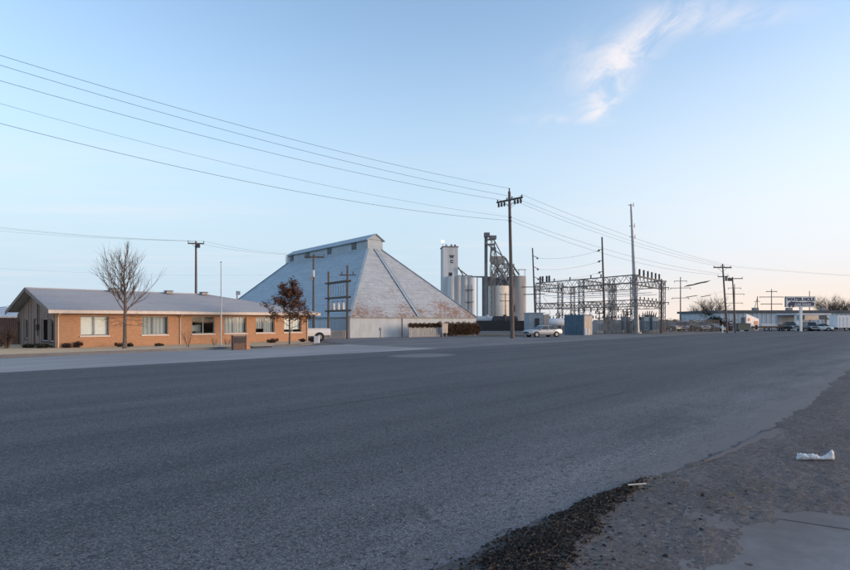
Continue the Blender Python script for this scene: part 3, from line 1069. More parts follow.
def bush(px, py, wpx, hpx, label, m='bush', seed=1, group='foundation shrubs along the brick office', zb=.1, Y=None):
    p = ground(px, py, zb) if Y is None else at(px, Y, zb)
    k = p.y / F
    rx, hz = wpx * k / 2, hpx * k
    rng = random.Random(seed)
    root = thing('shrub', label, 'shrub', p, 0, group)
    m_ = MB()
    for i in range(22):
        a_ = rng.uniform(0, 6.28); q = rng.uniform(.2, .95)
        m_.path([(0, 0, -.02), (cos(a_) * rx * q * .5, sin(a_) * rx * q * .5, hz * .4), (cos(a_) * rx * q * 1.15, sin(a_) * rx * q * .9, hz * rng.uniform(.75, 1.2))], [.02, .014, .004], 4)
    m_.build('stems', 'twig', root)
    m_ = MB()
    for i in range(11):
        a_ = rng.uniform(0, 6.28); q = rng.uniform(0, .75)
        leaves(m_, rng, (cos(a_) * rx * q, sin(a_) * rx * q * .7, hz * rng.uniform(.25, .75)), (rx * rng.uniform(.22, .42), rx * .36, hz * rng.uniform(.18, .34)), 105, .05, hollow=.1)
    m_.build('foliage', m, root, fix=False)


bush(67, 348.6, 11, 5.5, 'small dark red-brown shrub at the office corner, leftmost by the front wall', seed=1)
bush(77.5, 348.2, 12, 7.2, 'rounded dark red shrub under the left end of the first window', seed=2)
bush(119, 347.6, 8, 5, 'dark shrub at the left foot of the bare tree', seed=3)
bush(130, 347.4, 7, 5, 'dark shrub just right of the bare tree trunk', seed=4)
bush(158.5, 346.8, 10, 3.6, 'flat dark shrub under the second window', seed=5)
bush(273, 343.4, 14, 5.0, 'wide dark shrub under the fifth window beside the rust-leaved tree', seed=6)
bush(303, 342.6, 9, 4.2, 'dark shrub beside the right end of the office', seed=7)
bush(311, 342.4, 8, 5.0, 'dark shrub at the outer right corner of the office', seed=8)
bush(42, 348.8, 20, 5.5, 'wide olive brown shrub along the gable end', 'bush_green', 9)
bush(29, 348.6, 16, 5.5, 'dark green shrub along the gable end near the door', 'bush_green', 10)
bush(7, 349.2, 20, 20, 'tall dark red-brown shrub in front of the board fence', 'bush', 11)


def grow(mb, rng, p, d, L, r, depth, maxd, spread=.5, up=.15, seg=3, tips=None, kids=(2, 4)):
    pts, rs = [Vector(p)], [r]
    dd = Vector(d).normalized()
    for i in range(seg):
        dd = (dd + Vector((rng.uniform(-.16, .16), rng.uniform(-.16, .16), up * .5))).normalized()
        pts.append(pts[-1] + dd * L / seg)
        rs.append(r * (1 - .55 * (i + 1) / seg))
    mb.path(pts, rs, 6 if depth < 2 else 4 if depth < 3 else 3)
    if tips is not None and depth >= maxd - 1: tips.append(pts[-1]); tips.append(pts[-2])
    if depth >= maxd: return
    for k in range(rng.randint(*kids)):
        t_ = rng.uniform(.3, 1.0)
        i = min(int(t_ * seg), seg - 1)
        q = pts[i].lerp(pts[i + 1], t_ * seg - i)
        a_ = rng.uniform(0, 6.28)
        s1 = dd.orthogonal().normalized(); s2 = dd.cross(s1)
        nd = dd + (s1 * cos(a_) + s2 * sin(a_)) * rng.uniform(.6, 1.4) * spread * 1.5 + Vector((0, 0, up))
        grow(mb, rng, q, nd, L * rng.uniform(.5, .78), r * rng.uniform(.4, .6), depth + 1, maxd, spread, up, seg, tips, kids)
    grow(mb, rng, pts[-1], dd + Vector((rng.uniform(-.2, .2), rng.uniform(-.2, .2), up)), L * .68, rs[-1], depth + 1, maxd, spread, up, seg, tips, kids)


# tall bare tree before the office
rng = random.Random(21)
p = ground(124.5, 349.3, .1)
root = thing('bare_tree', 'tall bare leafless tree in front of the brick office', 'tree', p)
root.scale = (.9, .9, .92)
m_ = MB()
Ht = zat(247, p.y) - .1
trunk = [(0, 0, -.05), (.03, 0, .9), (.0, .05, 1.8), (.06, .0, 2.9), (.0, .05, 4.0), (-.05, 0, 5.0), (.02, 0, 5.9)]
m_.path(trunk, [.17, .135, .12, .105, .085, .06, .035], 8)
m_.build('trunk', 'bark', root, True)
m_ = MB()
for k in range(32):
    f_ = k / 31
    hz = 1.75 + 4.0 * f_
    i = max(j for j in range(len(trunk)) if trunk[j][2] <= hz)
    i = min(i, len(trunk) - 2)
    q = Vector(trunk[i]).lerp(Vector(trunk[i + 1]), (hz - trunk[i][2]) / (trunk[i + 1][2] - trunk[i][2]))
    a_ = k * 2.4 + rng.uniform(-.4, .4)
    low_ = k < 6
    if low_: grow(m_, rng, q, (cos(a_), sin(a_), -.05), 1.15 * rng.uniform(.8, 1.1), .022, 1, 3, .5, -.02, 3, None, (3, 4))
    else: grow(m_, rng, q, (cos(a_), sin(a_), .55 + .9 * f_), 2.65 * rng.uniform(.65, 1.15) * (1 - .62 * f_), .042 - .014 * f_, 1, 3, .42, .14, 4, None, (3, 5))
grow(m_, rng, trunk[-1], (0, 0, 1), 1.0, .034, 1, 3, .4, .3)
m_.build('branches', 'twig', root, fix=False)

# small tree that kept its rust-coloured leaves
rng = random.Random(5)
p = ground(289.5, 344.6, .1)
root = thing('rust_leaf_tree', 'small tree with rust-brown leaves at the right of the office', 'tree', p)
m_ = MB(); m_.path([(0, 0, -.05), (.02, 0, .8), (0, .02, 1.7), (.05, 0, 2.9), (0, 0, 4.2)], [.085, .07, .06, .04, .02], 8); m_.build('trunk', 'bark', root, True)
m_ = MB(); ml = MB(); tips = []
for k in range(22):
    hz = 1.25 + 2.9 * k / 21
    a_ = k * 2.4
    q = Vector((.03, 0, hz))
    L = 2.0 * (1 - .62 * k / 21) * rng.uniform(.75, 1.1)
    grow(m_, rng, q, (cos(a_), sin(a_), .35 + .5 * k / 21), L * .62, .028, 1, 3, .5, .12, 3, tips, (2, 3))
grow(m_, rng, (0, 0, 3.6), (.1, 0, 1), 1.0, .025, 2, 3, .3, .2, 3, tips, (1, 2))
grow(m_, rng, (0, 0, 3.0), (-.35, 0, 1), 1.0, .025, 2, 3, .3, .2, 3, tips, (1, 2))
m_.build('branches', 'twig', root, fix=False)
rng.shuffle(tips)
for t_ in tips[:900]:
    if t_.length > 0: leaves(ml, rng, t_, (.20, .20, .17), 9, .08, hollow=0)
ml.build('crown', 'rust_leaf', root, fix=False)

# little bare bushes
def bare_bush(px, py, Hpx, label, seed, n=7, zb=.1, spread=.35):
    p = ground(px, py, zb); k = p.y / F; hz = Hpx * k
    rng = random.Random(seed)
    root = thing('bare_bush', label, 'shrub', p, 0, 'bare shrubs by the brick office')
    m_ = MB()
    for i in range(n):
        a_ = rng.uniform(0, 6.28)
        grow(m_, rng, (cos(a_) * .05, sin(a_) * .05, -.02), (cos(a_) * .35, sin(a_) * .35, 1), hz * .5, .014, 1, 3, spread, .25, 3, None, (2, 3))
    m_.build('branches', 'twig', root, fix=False)


bare_bush(188, 347.4, 18, 'leafless upright bush between the second and third windows', 31)
bare_bush(214.5, 346.6, 9, 'low leafless bush left of the flagpole', 32, 6, spread=.6)
bare_bush(227, 346.2, 9, 'low leafless bush right of the flagpole', 33, 6, spread=.6)

# flagpole
p = ground(221, 347, .1)
root = thing('flagpole', 'tall bare white flagpole in front of the brick office', 'flagpole', p)
ht = zat(263, p.y) - .1
m_ = MB(); m_.tube((0, 0, .1), (0, 0, ht), .045, .025, 10); m_.build('pole', 'galv', root, True)
m_ = MB(); m_.lathe((0, 0, ht), [(.01, -.02), (.05, .02), (.06, .06), (.03, .11), (.005, .12)], 10); m_.build('finial', 'galv', root, True)
m_ = MB(); m_.lathe((0, 0, -.02), [(.22, 0), (.22, .08), (.08, .14)], 12); m_.build('base', 'concrete', root)
m_ = MB(); m_.path([(.06, 0, 1.2), (.055, -.02, ht * .5), (.04, 0, ht - .05)], .008, 4); m_.build('halyard', 'white_paint', root)

# brick monument sign
p = ground(241.5, 348.3, .1)
root = thing('monument_sign', 'low dark brick sign block with pale end pier on the lawn', 'sign', p, ROT - radians(8))
k = p.y / F
m_ = MB(); m_.span((-.55, 0, -.1), (.32, .4, .84)); m_.build('brick_panel', 'brick_dark', root)
m_ = MB(); m_.span((-.48, -.03, .36), (.25, -.001, .74)); m_.build('face_plate', 'dark_trim', root)
m_ = MB(); m_.span((.322, -.05, -.1), (.58, .45, .90)); m_.build('end_pier', 'brick', root)
m_ = MB(); m_.span((-.58, -.03, .842), (.31, .43, .89)); m_.build('coping', 'concrete', root)
root = thing('storm_drain', 'dark storm drain opening in the kerb before the rust-leaved tree', 'drain', uv(22.6, 36.55, .01), ROT)
m_ = MB(); m_.span((-.8, -.05, .0), (.8, .03, .11)); m_.build('opening', 'dark_trim', root)
m_ = MB(); m_.span((-.9, -.07, .112), (.9, .3, .16)); m_.build('lid', 'concrete', root)


# ================================================================== GRAIN STORAGE BUILDING
PA = radians(38.7)                           # its front runs this way
PO = Vector((-8.6, 65.0, 0))
shed = thing('storage_building', 'huge pyramid-shaped sheet metal storage building with a roof monitor', 'storage building', PO, PA)
W_, D_, WH = 20.0, 47.0, 2.30
MZ, RUN = 12.05, 10.0                         # monitor base height, hip run at front/back
hw = 1.05
m_ = MB(); m_.span((0, 0, -.05), (W_, .25, WH)); m_.build('front_wall', 'wall_concrete', shed)
m_ = MB(); m_.span((0, .251, -.05), (.25, D_, WH)); m_.build('side_wall', 'sheet_shade_tint', shed)
m_ = MB(); m_.span((W_ - .25, .251, -.05), (W_, D_, WH)); m_.span((.251, D_ - .25, -.05), (W_ - .251, D_, WH)); m_.build('rear_wall', 'wall_concrete', shed)
m_ = MB(); m_.span((-.12, -.12, WH + .002), (W_ + .12, .3, WH + .10)); m_.span((-.12, .302, WH + .002), (.3, D_ + .12, WH + .10)); m_.build('eave_flashing', 'seam', shed)
c0 = [(-.1, -.1), (W_ + .1, -.1), (W_ + .1, D_ + .1), (-.1, D_ + .1)]
c1 = [(W_ / 2 - hw, RUN), (W_ / 2 + hw, RUN), (W_ / 2 + hw, D_ - RUN - 2), (W_ / 2 - hw, D_ - RUN - 2)]
NC = 24


def corner(i, t):
    a_, b_ = Vector(c0[i]), Vector(c1[i])
    p = a_.lerp(b_, t)
    return Vector((p.x, p.y, WH + .1 + (MZ - WH - .1) * t))


names = ['front_sheet', 'right_sheet', 'back_sheet', 'side_sheet']
for s_ in range(4):
    i, j = s_, (s_ + 1) % 4
    nrm = (corner(j, 0) - corner(i, 0)).cross(corner(i, 1) - corner(i, 0)).normalized()
    for k in range(NC):
        a0_, a1_ = k / NC, (k + 1) / NC + (.012 if k < NC - 1 else 0)
        lift0, lift1 = nrm * .022, nrm * .003      # each course laps over the one below
        P = [corner(i, a0_) + lift0, corner(j, a0_) + lift0, corner(j, a1_) + lift1, corner(i, a1_) + lift1]
        nb = 30 if s_ in (0, 1) else 44
        if s_ in (0, 3):                           # break the course into sheets, each a little out of plane
            rr = random.Random(k * 7 + s_)
            m_ = MB()
            cuts = [0]
            ln = (P[1] - P[0]).length
            ns = max(2, int(ln / (3.2 if s_ == 0 else 4.4)))
            for q in range(ns):
                f0, f1 = q / ns, (q + 1) / ns
                jit = nrm * rr.uniform(-.003, .006)
                B = [P[0].lerp(P[1], f0) + jit, P[0].lerp(P[1], f1) + jit, P[3].lerp(P[2], f1) + jit * .4, P[3].lerp(P[2], f0) + jit * .4]
                ms_ = MB(); ms_.slab(B, .02)
                ms_.build(names[s_], 'sheet_metal' if s_ == 0 else 'sheet_shade_tint', shed)
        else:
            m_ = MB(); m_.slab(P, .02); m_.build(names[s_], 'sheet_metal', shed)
for i in range(4):                                # hip caps
    m_ = MB(); m_.bar(corner(i, 0) + Vector((0, 0, .05)), corner(i, 1) + Vector((0, 0, .05)), .34, .10); m_.build('hip_cap', 'sheet_shade_tint', shed)
mf = Vector((W_ / 2, -.1, WH + .1)); mt = Vector((W_ / 2, RUN, MZ))
m_ = MB(); m_.bar(mf + Vector((0, 0, .10)), mt + Vector((0, 0, .10)), .34, .06)
for sg in (-.2, .2): m_.bar(mf + Vector((sg, 0, .16)), mt + Vector((sg, 0, .16)), .05)
m_.build('roof_ladder', 'sheet_shade_tint', shed)
# monitor
y0_, y1_ = RUN - .2, D_ - RUN - 1.8
MT = 13.25
mwm = 1.25
m_ = MB(); m_.span((W_ / 2 - mwm, y0_, MZ - .5), (W_ / 2 + mwm, y1_, MT)); mo = m_.build('monitor', 'sheet_shade_tint', shed)
m_ = MB(); m_.slab([(W_ / 2 - mwm, y0_ - .01, MT + .002), (W_ / 2 + mwm, y0_ - .01, MT + .002), (W_ / 2, y0_ - .01, MT + .75)], -.1); m_.build('monitor_gable', 'sheet_shade_tint', mo)
for sg in (-1, 1):
    m_ = MB()
    e_ = [(W_ / 2 + sg * (mwm + .3), y0_ - .3, MT - .1), (W_ / 2 + sg * (mwm + .3), y1_ + .3, MT - .1), (W_ / 2, y1_ + .3, MT + .85), (W_ / 2, y0_ - .3, MT + .85)]
    if sg > 0: e_ = e_[::-1]
    m_.slab(e_[::-1], .08); m_.build('monitor_roof', 'sheet_shade_tint', mo)
for k, t_ in enumerate((.14, .42, .70, .93)):
    yy = y0_ + (y1_ - y0_) * t_
    m_ = MB(); m_.box((W_ / 2 - mwm - .04, yy, MT - .62), (.06, 1.2, .95)); lv = m_.build('louver', 'louver', mo)
    m_ = MB()
    for zz in range(5): m_.box((W_ / 2 - mwm - .09, yy, MT - .98 + zz * .18), (.05, 1.1, .05))
    m_.build('slat', 'seam', lv)
m_ = MB()
for yy in (y1_ + .15, y1_ + .55):
    m_.bar((W_ / 2 - mwm, yy, MZ - 2), (W_ / 2 - mwm, yy, MT - .2), .06)
for k in range(9): m_.bar((W_ / 2 - mwm, y1_ + .15, MZ - 1.6 + k * .3), (W_ / 2 - mwm, y1_ + .55, MZ - 1.6 + k * .3), .05)
m_.build('ladder', 'seam', mo)
# side wall door frames, front conduit
m_ = MB(); m_.span((-.06, 5.2, 0), (-.002, 8.4, 2.0)); m_.build('side_door', 'metal_blue', shed)
m_ = MB(); m_.tube((7.4, -.06, 0), (7.4, -.06, 2.35), .04, .04, 6); m_.build('rusty_downpipe', 'brick_red', shed)
m_ = MB(); m_.tube((4.2, -.05, 0), (4.2, -.05, 1.1), .03, .03, 6); m_.box((4.2, -.06, 1.0), (.2, .1, .3)); m_.build('conduit', 'steel_grey', shed)

# slat fence, notice board and dead vines before its front
def pf(x, y, z=0): return PO + Matrix.Rotation(PA, 3, 'Z') @ Vector((x, y, z))
root = thing('slat_fence', 'weathered pale slat fence with dead vines along its top', 'fence', pf(6.9, -2.2), PA)
for k in range(22):
    m_ = MB(); m_.box((k * .22, .0, .72), (.17, .03, 1.44 + .06 * sin(k * 2.7))); m_.build('slat', 'fence_board', root)
m_ = MB(); m_.box((2.3, .05, .4), (4.8, .05, .1)); m_.box((2.3, .05, 1.2), (4.8, .05, .1)); m_.build('rail', 'fence_board', root)
m_ = MB(); rng = random.Random(4)
for k in range(26):
    leaves(m_, rng, (k * .19, -.03, 1.42 + .1 * sin(k * 1.7)), (.3, .22, .24), 190, .075, hollow=0)
m_.build('dead_vine', 'dead_vine', root, fix=False)
root = thing('notice_board', 'small pale notice board on a post between slat fence and dead hedge', 'notice board', pf(12.0, -2.7), PA)
m_ = MB(); m_.box((-.3, .03, .8), (.08, .06, 1.6)); m_.box((.3, .03, .8), (.08, .06, 1.6)); m_.build('post', 'fence_board', root)
m_ = MB(); m_.box((0, -.04, 1.05), (.95, .04, 1.2)); m_.build('board', 'shed_tan', root)
m_ = MB(); rng = random.Random(8); leaves(m_, rng, (-.75, .05, 1.65), (.35, .25, .28), 260, .06, hollow=0); m_.build('vine', 'dead_vine', root, fix=False)
root = thing('dead_hedge', 'long brown hedge of dead vines before the storage building', 'hedge', pf(12.7, -2.0), PA)
m_ = MB(); rng = random.Random(9)
for k in range(41):
    hh = 1.75 + .14 * sin(k * .9) + .1 * rng.uniform(-1, 1)
    leaves(m_, rng, (k * .14, 0, hh * .52), (.42, .5, hh * .5), 420, .085, hollow=.1)
m_.build('foliage', 'dead_vine', root, fix=False)
m_ = MB()
for k in range(7): m_.tube((k * .95, .1, 0), (k * .95, .1, 1.35), .04, .04, 6)
m_.build('post', 'pole_wood', root)

# ================================================================== POLES AND WIRES
def pole(name, label, px, base, top, cat='utility pole', group='wooden utility poles', r=.15, lean=0.0, Y=None, mat_='pole_wood', taper=.62):
    """px, top row and base row in the photograph; the base stands on the ground"""
    p = ground(px, base) if Y is None else at(px, Y)
    ht = zat(top, p.y)
    root = thing(name, label, cat, p, 0, group)
    m_ = MB(); m_.tube((0, 0, -.2), (lean * p.y / F, 0, ht), r, r * taper, 10); m_.build('shaft', mat_, root, True)
    return root, p, ht


def crossarm(root, c, ang, L, pins=4, braces=True, drop=.7, th=.11, hang=False):
    d_ = Vector((cos(ang), sin(ang), 0))
    m_ = MB(); m_.bar(Vector(c) - d_ * L / 2, Vector(c) + d_ * L / 2, th, th * 1.2)
    a_ = m_.build('crossarm', 'arm_wood', root)
    if braces:
        m_ = MB()
        for s_ in (-1, 1): m_.bar(Vector(c) + d_ * s_ * L * .28, Vector(c) + Vector((0, 0, -drop)), .035)
        m_.build('brace', 'steel_grey', a_)
    tips = []
    for k in range(pins):
        f_ = (k / (pins - 1) - .5) * .94 if pins > 1 else 0
        if pins == 4 and k in (1, 2): f_ *= .62
        q = Vector(c) + d_ * L * f_ + Vector((0, 0, th * .6))
        m_ = MB()
        if hang: m_.lathe(q - Vector((0, 0, .5)), [(.02, 0), (.07, .04), (.03, .12), (.08, .16), (.03, .24), (.08, .28), (.02, .38)], 8)
        else: m_.lathe(q, [(.02, 0), (.03, .07), (.065, .08), (.04, .15), (.055, .17), (.02, .24)], 8)
        m_.build('insulator', 'insulator', a_)
        tips.append(q + Vector((0, 0, .22 if not hang else -.5)))
    return tips


def wire(p, q, sag, label, r=.016, group='overhead power lines', n=26):
    p, q = Vector(p), Vector(q)
    pts = []
    for i in range(n + 1):
        t_ = i / n
        c_ = p.lerp(q, t_); c_.z -= sag * 4 * t_ * (1 - t_)
        pts.append(c_)
    m_ = MB(); m_.path(pts, r, 5)
    o = m_.build('power_line', 'wire')
    return tag(o, label, 'power line', group)


ARM = radians(180 - 48)                     # crossarms stand square to the lines
# the tall pole on the corner
main, mp_, mh = pole('utility_pole', 'tall wooden pole with double crossarm at the corner by the parked silver car', 512.5, 338.3, 191.5, r=.24, lean=-3.2)
mlean = -3.2 * mp_.y / F
za = zat(200, mp_.y)
tipsM = crossarm(main, (mlean * .96, -.16, za), ARM, 3.7, 4, True, .8, .13)
crossarm(main, (mlean * .96, .16, za + .02), ARM, 3.7, 4, False, .8, .13)
m_ = MB(); m_.lathe((mlean, 0, mh), [(.03, 0), (.08, .08), (.05, .2), (.1, .26), (.03, .42)], 8); m_.build('top_insulator', 'insulator', main)
for zz in (217.5, 221):
    m_ = MB(); m_.box((mlean * .9, -.2, zat(zz, mp_.y)), (.34, .26, .16)); m_.build('clamp', 'insulator', main)
m_ = MB()
for sg in (-1, 1):                            # fuse cutouts and dead-end bells hanging off the arm ends
    for k in range(3):
        dd = Vector((cos(ARM), sin(ARM), 0)) * sg * (.75 + k * .42)
        q = Vector((mlean * .96, 0, za)) + dd
        m_.lathe(q + Vector((0, -.1, -.62)), [(.03, 0), (.15, .05), (.08, .12), (.16, .2), (.08, .3), (.15, .38), (.04, .5)], 8)
m_.build('cutout', 'insulator', main)
m_ = MB()
for sg in (-1, 1):
    dd = Vector((cos(ARM), sin(ARM), 0)) * sg
    q = Vector((mlean * .96, 0, za)) + dd * 1.5
    m_.path([q + Vector((0, -.15, .25)), q + Vector((.3, -.3, -.3)) - dd * .5, Vector((mlean * .9, -.25, za - 1.0)), q - dd * 1.1 + Vector((0, 0, -.3))], .02, 4)
m_.build('jumper', 'wire', main)

# a like pole out of the frame on the left
LP = Vector((-36, 31, 0))
lpole = copy_tree(main, 'tall wooden pole up the road beyond the left edge', LP, None, 'wooden utility poles')


def anchor(q, x_, y_, sag, n=200):
    """height at the left pole so that the line passes the given pixel"""
    lo, hi = 5.0, 40.0
    for _ in range(40):
        z = (lo + hi) / 2
        best = None
        for i in range(n + 1):
            t_ = i / n
            X = LP.x + (q.x - LP.x) * t_; Y = LP.y + (q.y - LP.y) * t_
            if CX + X / Y * F >= x_:
                Z = z + (q.z - z) * t_ - sag * 4 * t_ * (1 - t_)
                best = HOR - (Z - H) / Y * F
                break
        if best > y_: lo = z
        else: hi = z
    return Vector((LP.x, LP.y, z))


mtop = mp_ + Vector((mlean, 0, mh + .35))
ends = [mtop, mp_ + tipsM[1], mp_ + tipsM[3], mp_ + Vector((mlean * .9, -.35, zat(217.5, mp_.y))), mp_ + Vector((mlean * .9, -.35, zat(221, mp_.y)))]
word = ['topmost', 'second from top', 'third from top', 'fourth from top', 'lowest']
for i, (e_, y_) in enumerate(zip(ends, (56.2, 66, 81.3, 104.2, 124))):
    sg = (1.0, 1.0, 1.0, 1.25, 1.5)[i]
    a_ = anchor(e_, 0, y_, sg)
    wire(a_, e_, sg, f'{word[i]} of the five wires rising to the left frame edge', .015 if i not in (3,) else .010)

# right-hand poles
pr, prp, prh = pole('utility_pole', 'leaning wooden pole with a wide crossarm by the white warehouse', 727.5, 333.2, 264, r=.17, lean=-5)
rl = -5 * prp.y / F
tR = crossarm(pr, (rl, 0, zat(267.5, prp.y)), radians(8), 3.1, 4, True, .8, .16)
tR2 = crossarm(pr, (rl * .9, 0, zat(276.5, prp.y)), radians(150), 1.5, 2, False, .8, .12)
m_ = MB(); m_.lathe((rl + .55, -.1, zat(281, prp.y)), [(.04, 0), (.22, .02), (.22, .62), (.1, .7)], 12); m_.build('transformer', 'steel_grey', pr, True)
p2, p2p, p2h = pole('utility_pole', 'shorter wooden pole just right of the leaning crossarm pole', 735.5, 333, 277, r=.15, lean=-3)
m_ = MB(); m_.box((-.9, 0, p2h - .4), (.7, .2, .5)); m_.build('crossarm', 'arm_wood', p2)
crossarm(p2, (-3 * p2p.y / F + .6, .1, p2h - .25), radians(0), 2.2, 2, False)
p3, p3p, p3h = pole('utility_pole', 'distant wooden pole with three crossarms above the equipment yard', 680.5, 0, 277, r=.17, Y=150)
for zz, L in ((281, 3.2), (288, 5.2), (298, 4.4)):
    crossarm(p3, (0, 0, zat(zz, 150)), radians(-10), L, 2, False, hang=True)
p4, p4p, p4h = pole('utility_pole', 'thick wooden pole with side arms right of the substation frame', 661.5, 333.2, 279, r=.2)
for zz, sx in ((281, -1), (288, 1), (303, 1)):
    m_ = MB(); m_.bar((0, 0, zat(zz, p4p.y)), (sx * 1.2, 0, zat(zz, p4p.y) + .1), .12); m_.lathe((sx * 1.1, 0, zat(zz, p4p.y) - .3), [(.03, 0), (.09, .05), (.04, .14), (.09, .2), (.03, .32)], 8)
    m_.build('crossarm', 'arm_wood', p4)
p5, p5p, p5h = pole('utility_pole', 'thin distant pole with crossarms behind the leaning pole', 734.5, 0, 284, r=.17, Y=170)
for zz, L in ((288, 4), (294, 6), (303, 5)): crossarm(p5, (0, 0, zat(zz, 170)), 0, L, 2, False, hang=True)
p6, p6p, p6h = pole('utility_pole', 'distant pole with three crossarms left of the roadside sign', 771.5, 0, 289, r=.2, Y=210)
for zz, L in ((291.5, 4), (297, 9), (304, 8)): crossarm(p6, (0, 0, zat(zz, 210)), 0, L, 2, False, hang=True, th=.2)
p7, p7p, p7h = pole('utility_pole', 'far pole with slanting guy above the warehouse roof', 757.5, 0, 296, r=.2, Y=230)
m_ = MB(); m_.bar((0, 0, p7h - .5), (-2.2, 0, 3), .16); m_.bar((-1.5, 0, p7h - 2.2), (1.0, 0, p7h - 2.2), .16); m_.build('brace', 'arm_wood', p7)
p8, p8p, p8h = pole('utility_pole', 'short far mast on the warehouse roof behind the roadside sign', 809.5, 0, 291, r=.16, Y=180)

for i, (e_, f_) in enumerate(((mp_ + tipsM[0], prp + tR[3]), (mp_ + tipsM[1], prp + tR[2]), (mp_ + tipsM[2], prp + tR[0]),
                              (ends[3], prp + tR2[0]), (ends[4], prp + tR2[1]))):
    wire(e_, f_, (.7, .75, .8, 1.0, 1.2)[i], f'{word[i]} of the wires sloping down right to the leaning pole', .013)
R2 = prp + (prp - mp_) * 1.0
for i, t_ in enumerate((tR[3], tR[0])):
    wire(prp + t_, Vector((R2.x + 30, R2.y, 10.5)), .6, ['upper', 'lower'][i] + ' wire running right from the leaning pole', .008)

# slack cables with heavy splices between the thick pole and the leaning pole
for i, (a_, b_, f0, f1, rr_) in enumerate(((291, 277, .36, .78, .13), (300, 291, .38, .58, .07), (303.5, 292, .62, .80, .07))):
    A_ = p4p + Vector((0, -.2, zat(a_, p4p.y))); B_ = prp + Vector((rl * .9, -.2, zat(b_, prp.y)))
    o_ = wire(A_, B_, .15, ['upper', 'middle', 'lower'][i] + ' slack cable with a dark splice right of the substation', .006)
    m_ = MB(); m_.path([A_.lerp(B_, f0 + (f1 - f0) * k / 6) + Vector((0, 0, (.03 if i == 0 else .01) * sin(k * 2.2) - .12)) for k in range(7)], [rr_ * .3, rr_, rr_ * .8, rr_, rr_ * .9, rr_, rr_ * .3], 6)
    m_.build('splice', 'wire', o_)
# line behind the office
b1, b1p, b1h = pole('utility_pole', 'wooden pole with a short crossarm rising behind the office roof', 196, 0, 241.5, r=.16, Y=62)
tB = crossarm(b1, (0, 0, zat(243.5, 62)), radians(10), 1.7, 3, True, .5)
m_ = MB(); m_.box((.3, -.1, zat(246, 62)), (.3, .25, .4)); m_.build('cutout', 'insulator', b1)
b2, b2p, b2h = pole('utility_pole', 'wooden pole with transformer can before the shaded side of the storage building', 313.5, 0, 254.5, r=.15, Y=66)
tC = crossarm(b2, (.1, 0, zat(257, 66)), radians(2), 2.3, 3, True, .6, .14)
m_ = MB(); m_.lathe((.02, -.36, zat(277.5, 66)), [(.05, 0), (.2, .02), (.2, .75), (.16, .82), (.06, .86)], 12); m_.build('transformer', 'galv', b2, True)
m_ = MB(); m_.box((-.28, -.12, zat(279, 66)), (.42, .3, .3)); m_.build('lamp_arm', 'galv', b2)
b3, b3p, b3h = pole('utility_pole', 'small distant pole showing above the right of the office roof', 237, 0, 291, r=.18, Y=140)
m_ = MB(); m_.box((.3, 0, b3h - .5), (1.0, .4, .9)); m_.build('transformer', 'galv', b3)
for i, (y_, t_) in enumerate(((224.5, tB[0]), (226.5, tB[1]), (230, tB[2]))):
    e_ = b1p + t_
    Yl = 55
    q = Vector(((-60 - CX) / F * Yl, Yl, zat(y_ - 5, Yl)))
    wire(q, e_, .35, f'{["upper", "middle", "lower"][i]} thin wire from the office back pole to the left edge', .007)
for i in (0, 2):
    wire(b1p + tB[i], b2p + tC[i], .45, f'{["upper", "", "lower"][i]} thin wire from the office back pole to the storage building', .008)
wire(at(-40, 90, zat(266, 90)), at(300, 130, zat(274, 130)), .8, 'faint far wire low in the sky above the office roof', .007)
q0 = house.matrix_world @ Vector((0, 0, 0))
wire(at(-40, 43, zat(310, 43)), uv(HU0 - .08, HV + cy_, 3.55), .25, 'short service wire reaching the gable mast from the left', .014)

# platform with two poles before the storage building
PB, PL = at(347.5, 61), at(328.5, 65)
root = thing('transformer_platform', 'two wooden poles joined by beams carrying pole transformers', 'transformer platform', PB, 0)
dl = PL - PB
for q, tp in ((Vector((0, 0, 0)), 265.5), (dl, 271.5)):
    Y_ = PB.y + q.y
    m_ = MB(); m_.tube(q + Vector((0, 0, -.2)), q + Vector((0, 0, zat(tp, Y_))), .15, .11, 10); m_.build('post', 'pole_wood', root, True)
for zz in (zat(281, 61), zat(297, 61), zat(310.5, 61)):
    m_ = MB(); dn = dl.normalized()
    for sg in (-.16, .16):
        off_ = Vector((-dn.y, dn.x, 0)) * sg
        m_.bar(-dn * .5 + off_ + Vector((0, 0, zz)), dl + dn * .5 + off_ + Vector((0, 0, zz)), .10, .2)
    m_.build('beam', 'arm_wood', root)
for k in range(3):
    c_ = dl * (.25 + .25 * k) + Vector((0, 0, zat(310.5, 61) + .1))
    m_ = MB(); m_.lathe(c_, [(.04, 0), (.24, .02), (.24, .72), (.18, .8), (.07, .84)], 12); tr_ = m_.build('transformer', 'galv', root, True)
    m_ = MB(); m_.lathe(c_ + Vector((0, 0, .82)), [(.03, 0), (.06, .05), (.03, .2)], 8); m_.build('bushing', 'insulator', tr_)
m_ = MB(); m_.box((0, 0, zat(275, 61)), (1.8, .1, .12)); m_.box((-.6, 0, zat(274, 61) + .1), (.1, .1, .3)); m_.box((.6, 0, zat(274, 61) + .1), (.1, .1, .3)); m_.build('crossarm', 'arm_wood', root)
m_ = MB()
for k in range(7):
    c_ = dl * (.1 + .13 * k); m_.path([c_ + Vector((0, -.1, zat(282, 61))), c_ + Vector((.1, -.15, zat(290, 61))), c_ + Vector((-.05, -.1, zat(298, 61)))], .018, 4)
m_.build('jumper', 'wire', root)
o = MB().box((0, 0, .45), (2.3, .5, .95)).build('low_block_wall', 'shed_tan'); o.location = at(335, 61.5); o.rotation_euler.z = radians(4)
tag(o, 'low brown block wall at the foot of the transformer platform', 'wall')

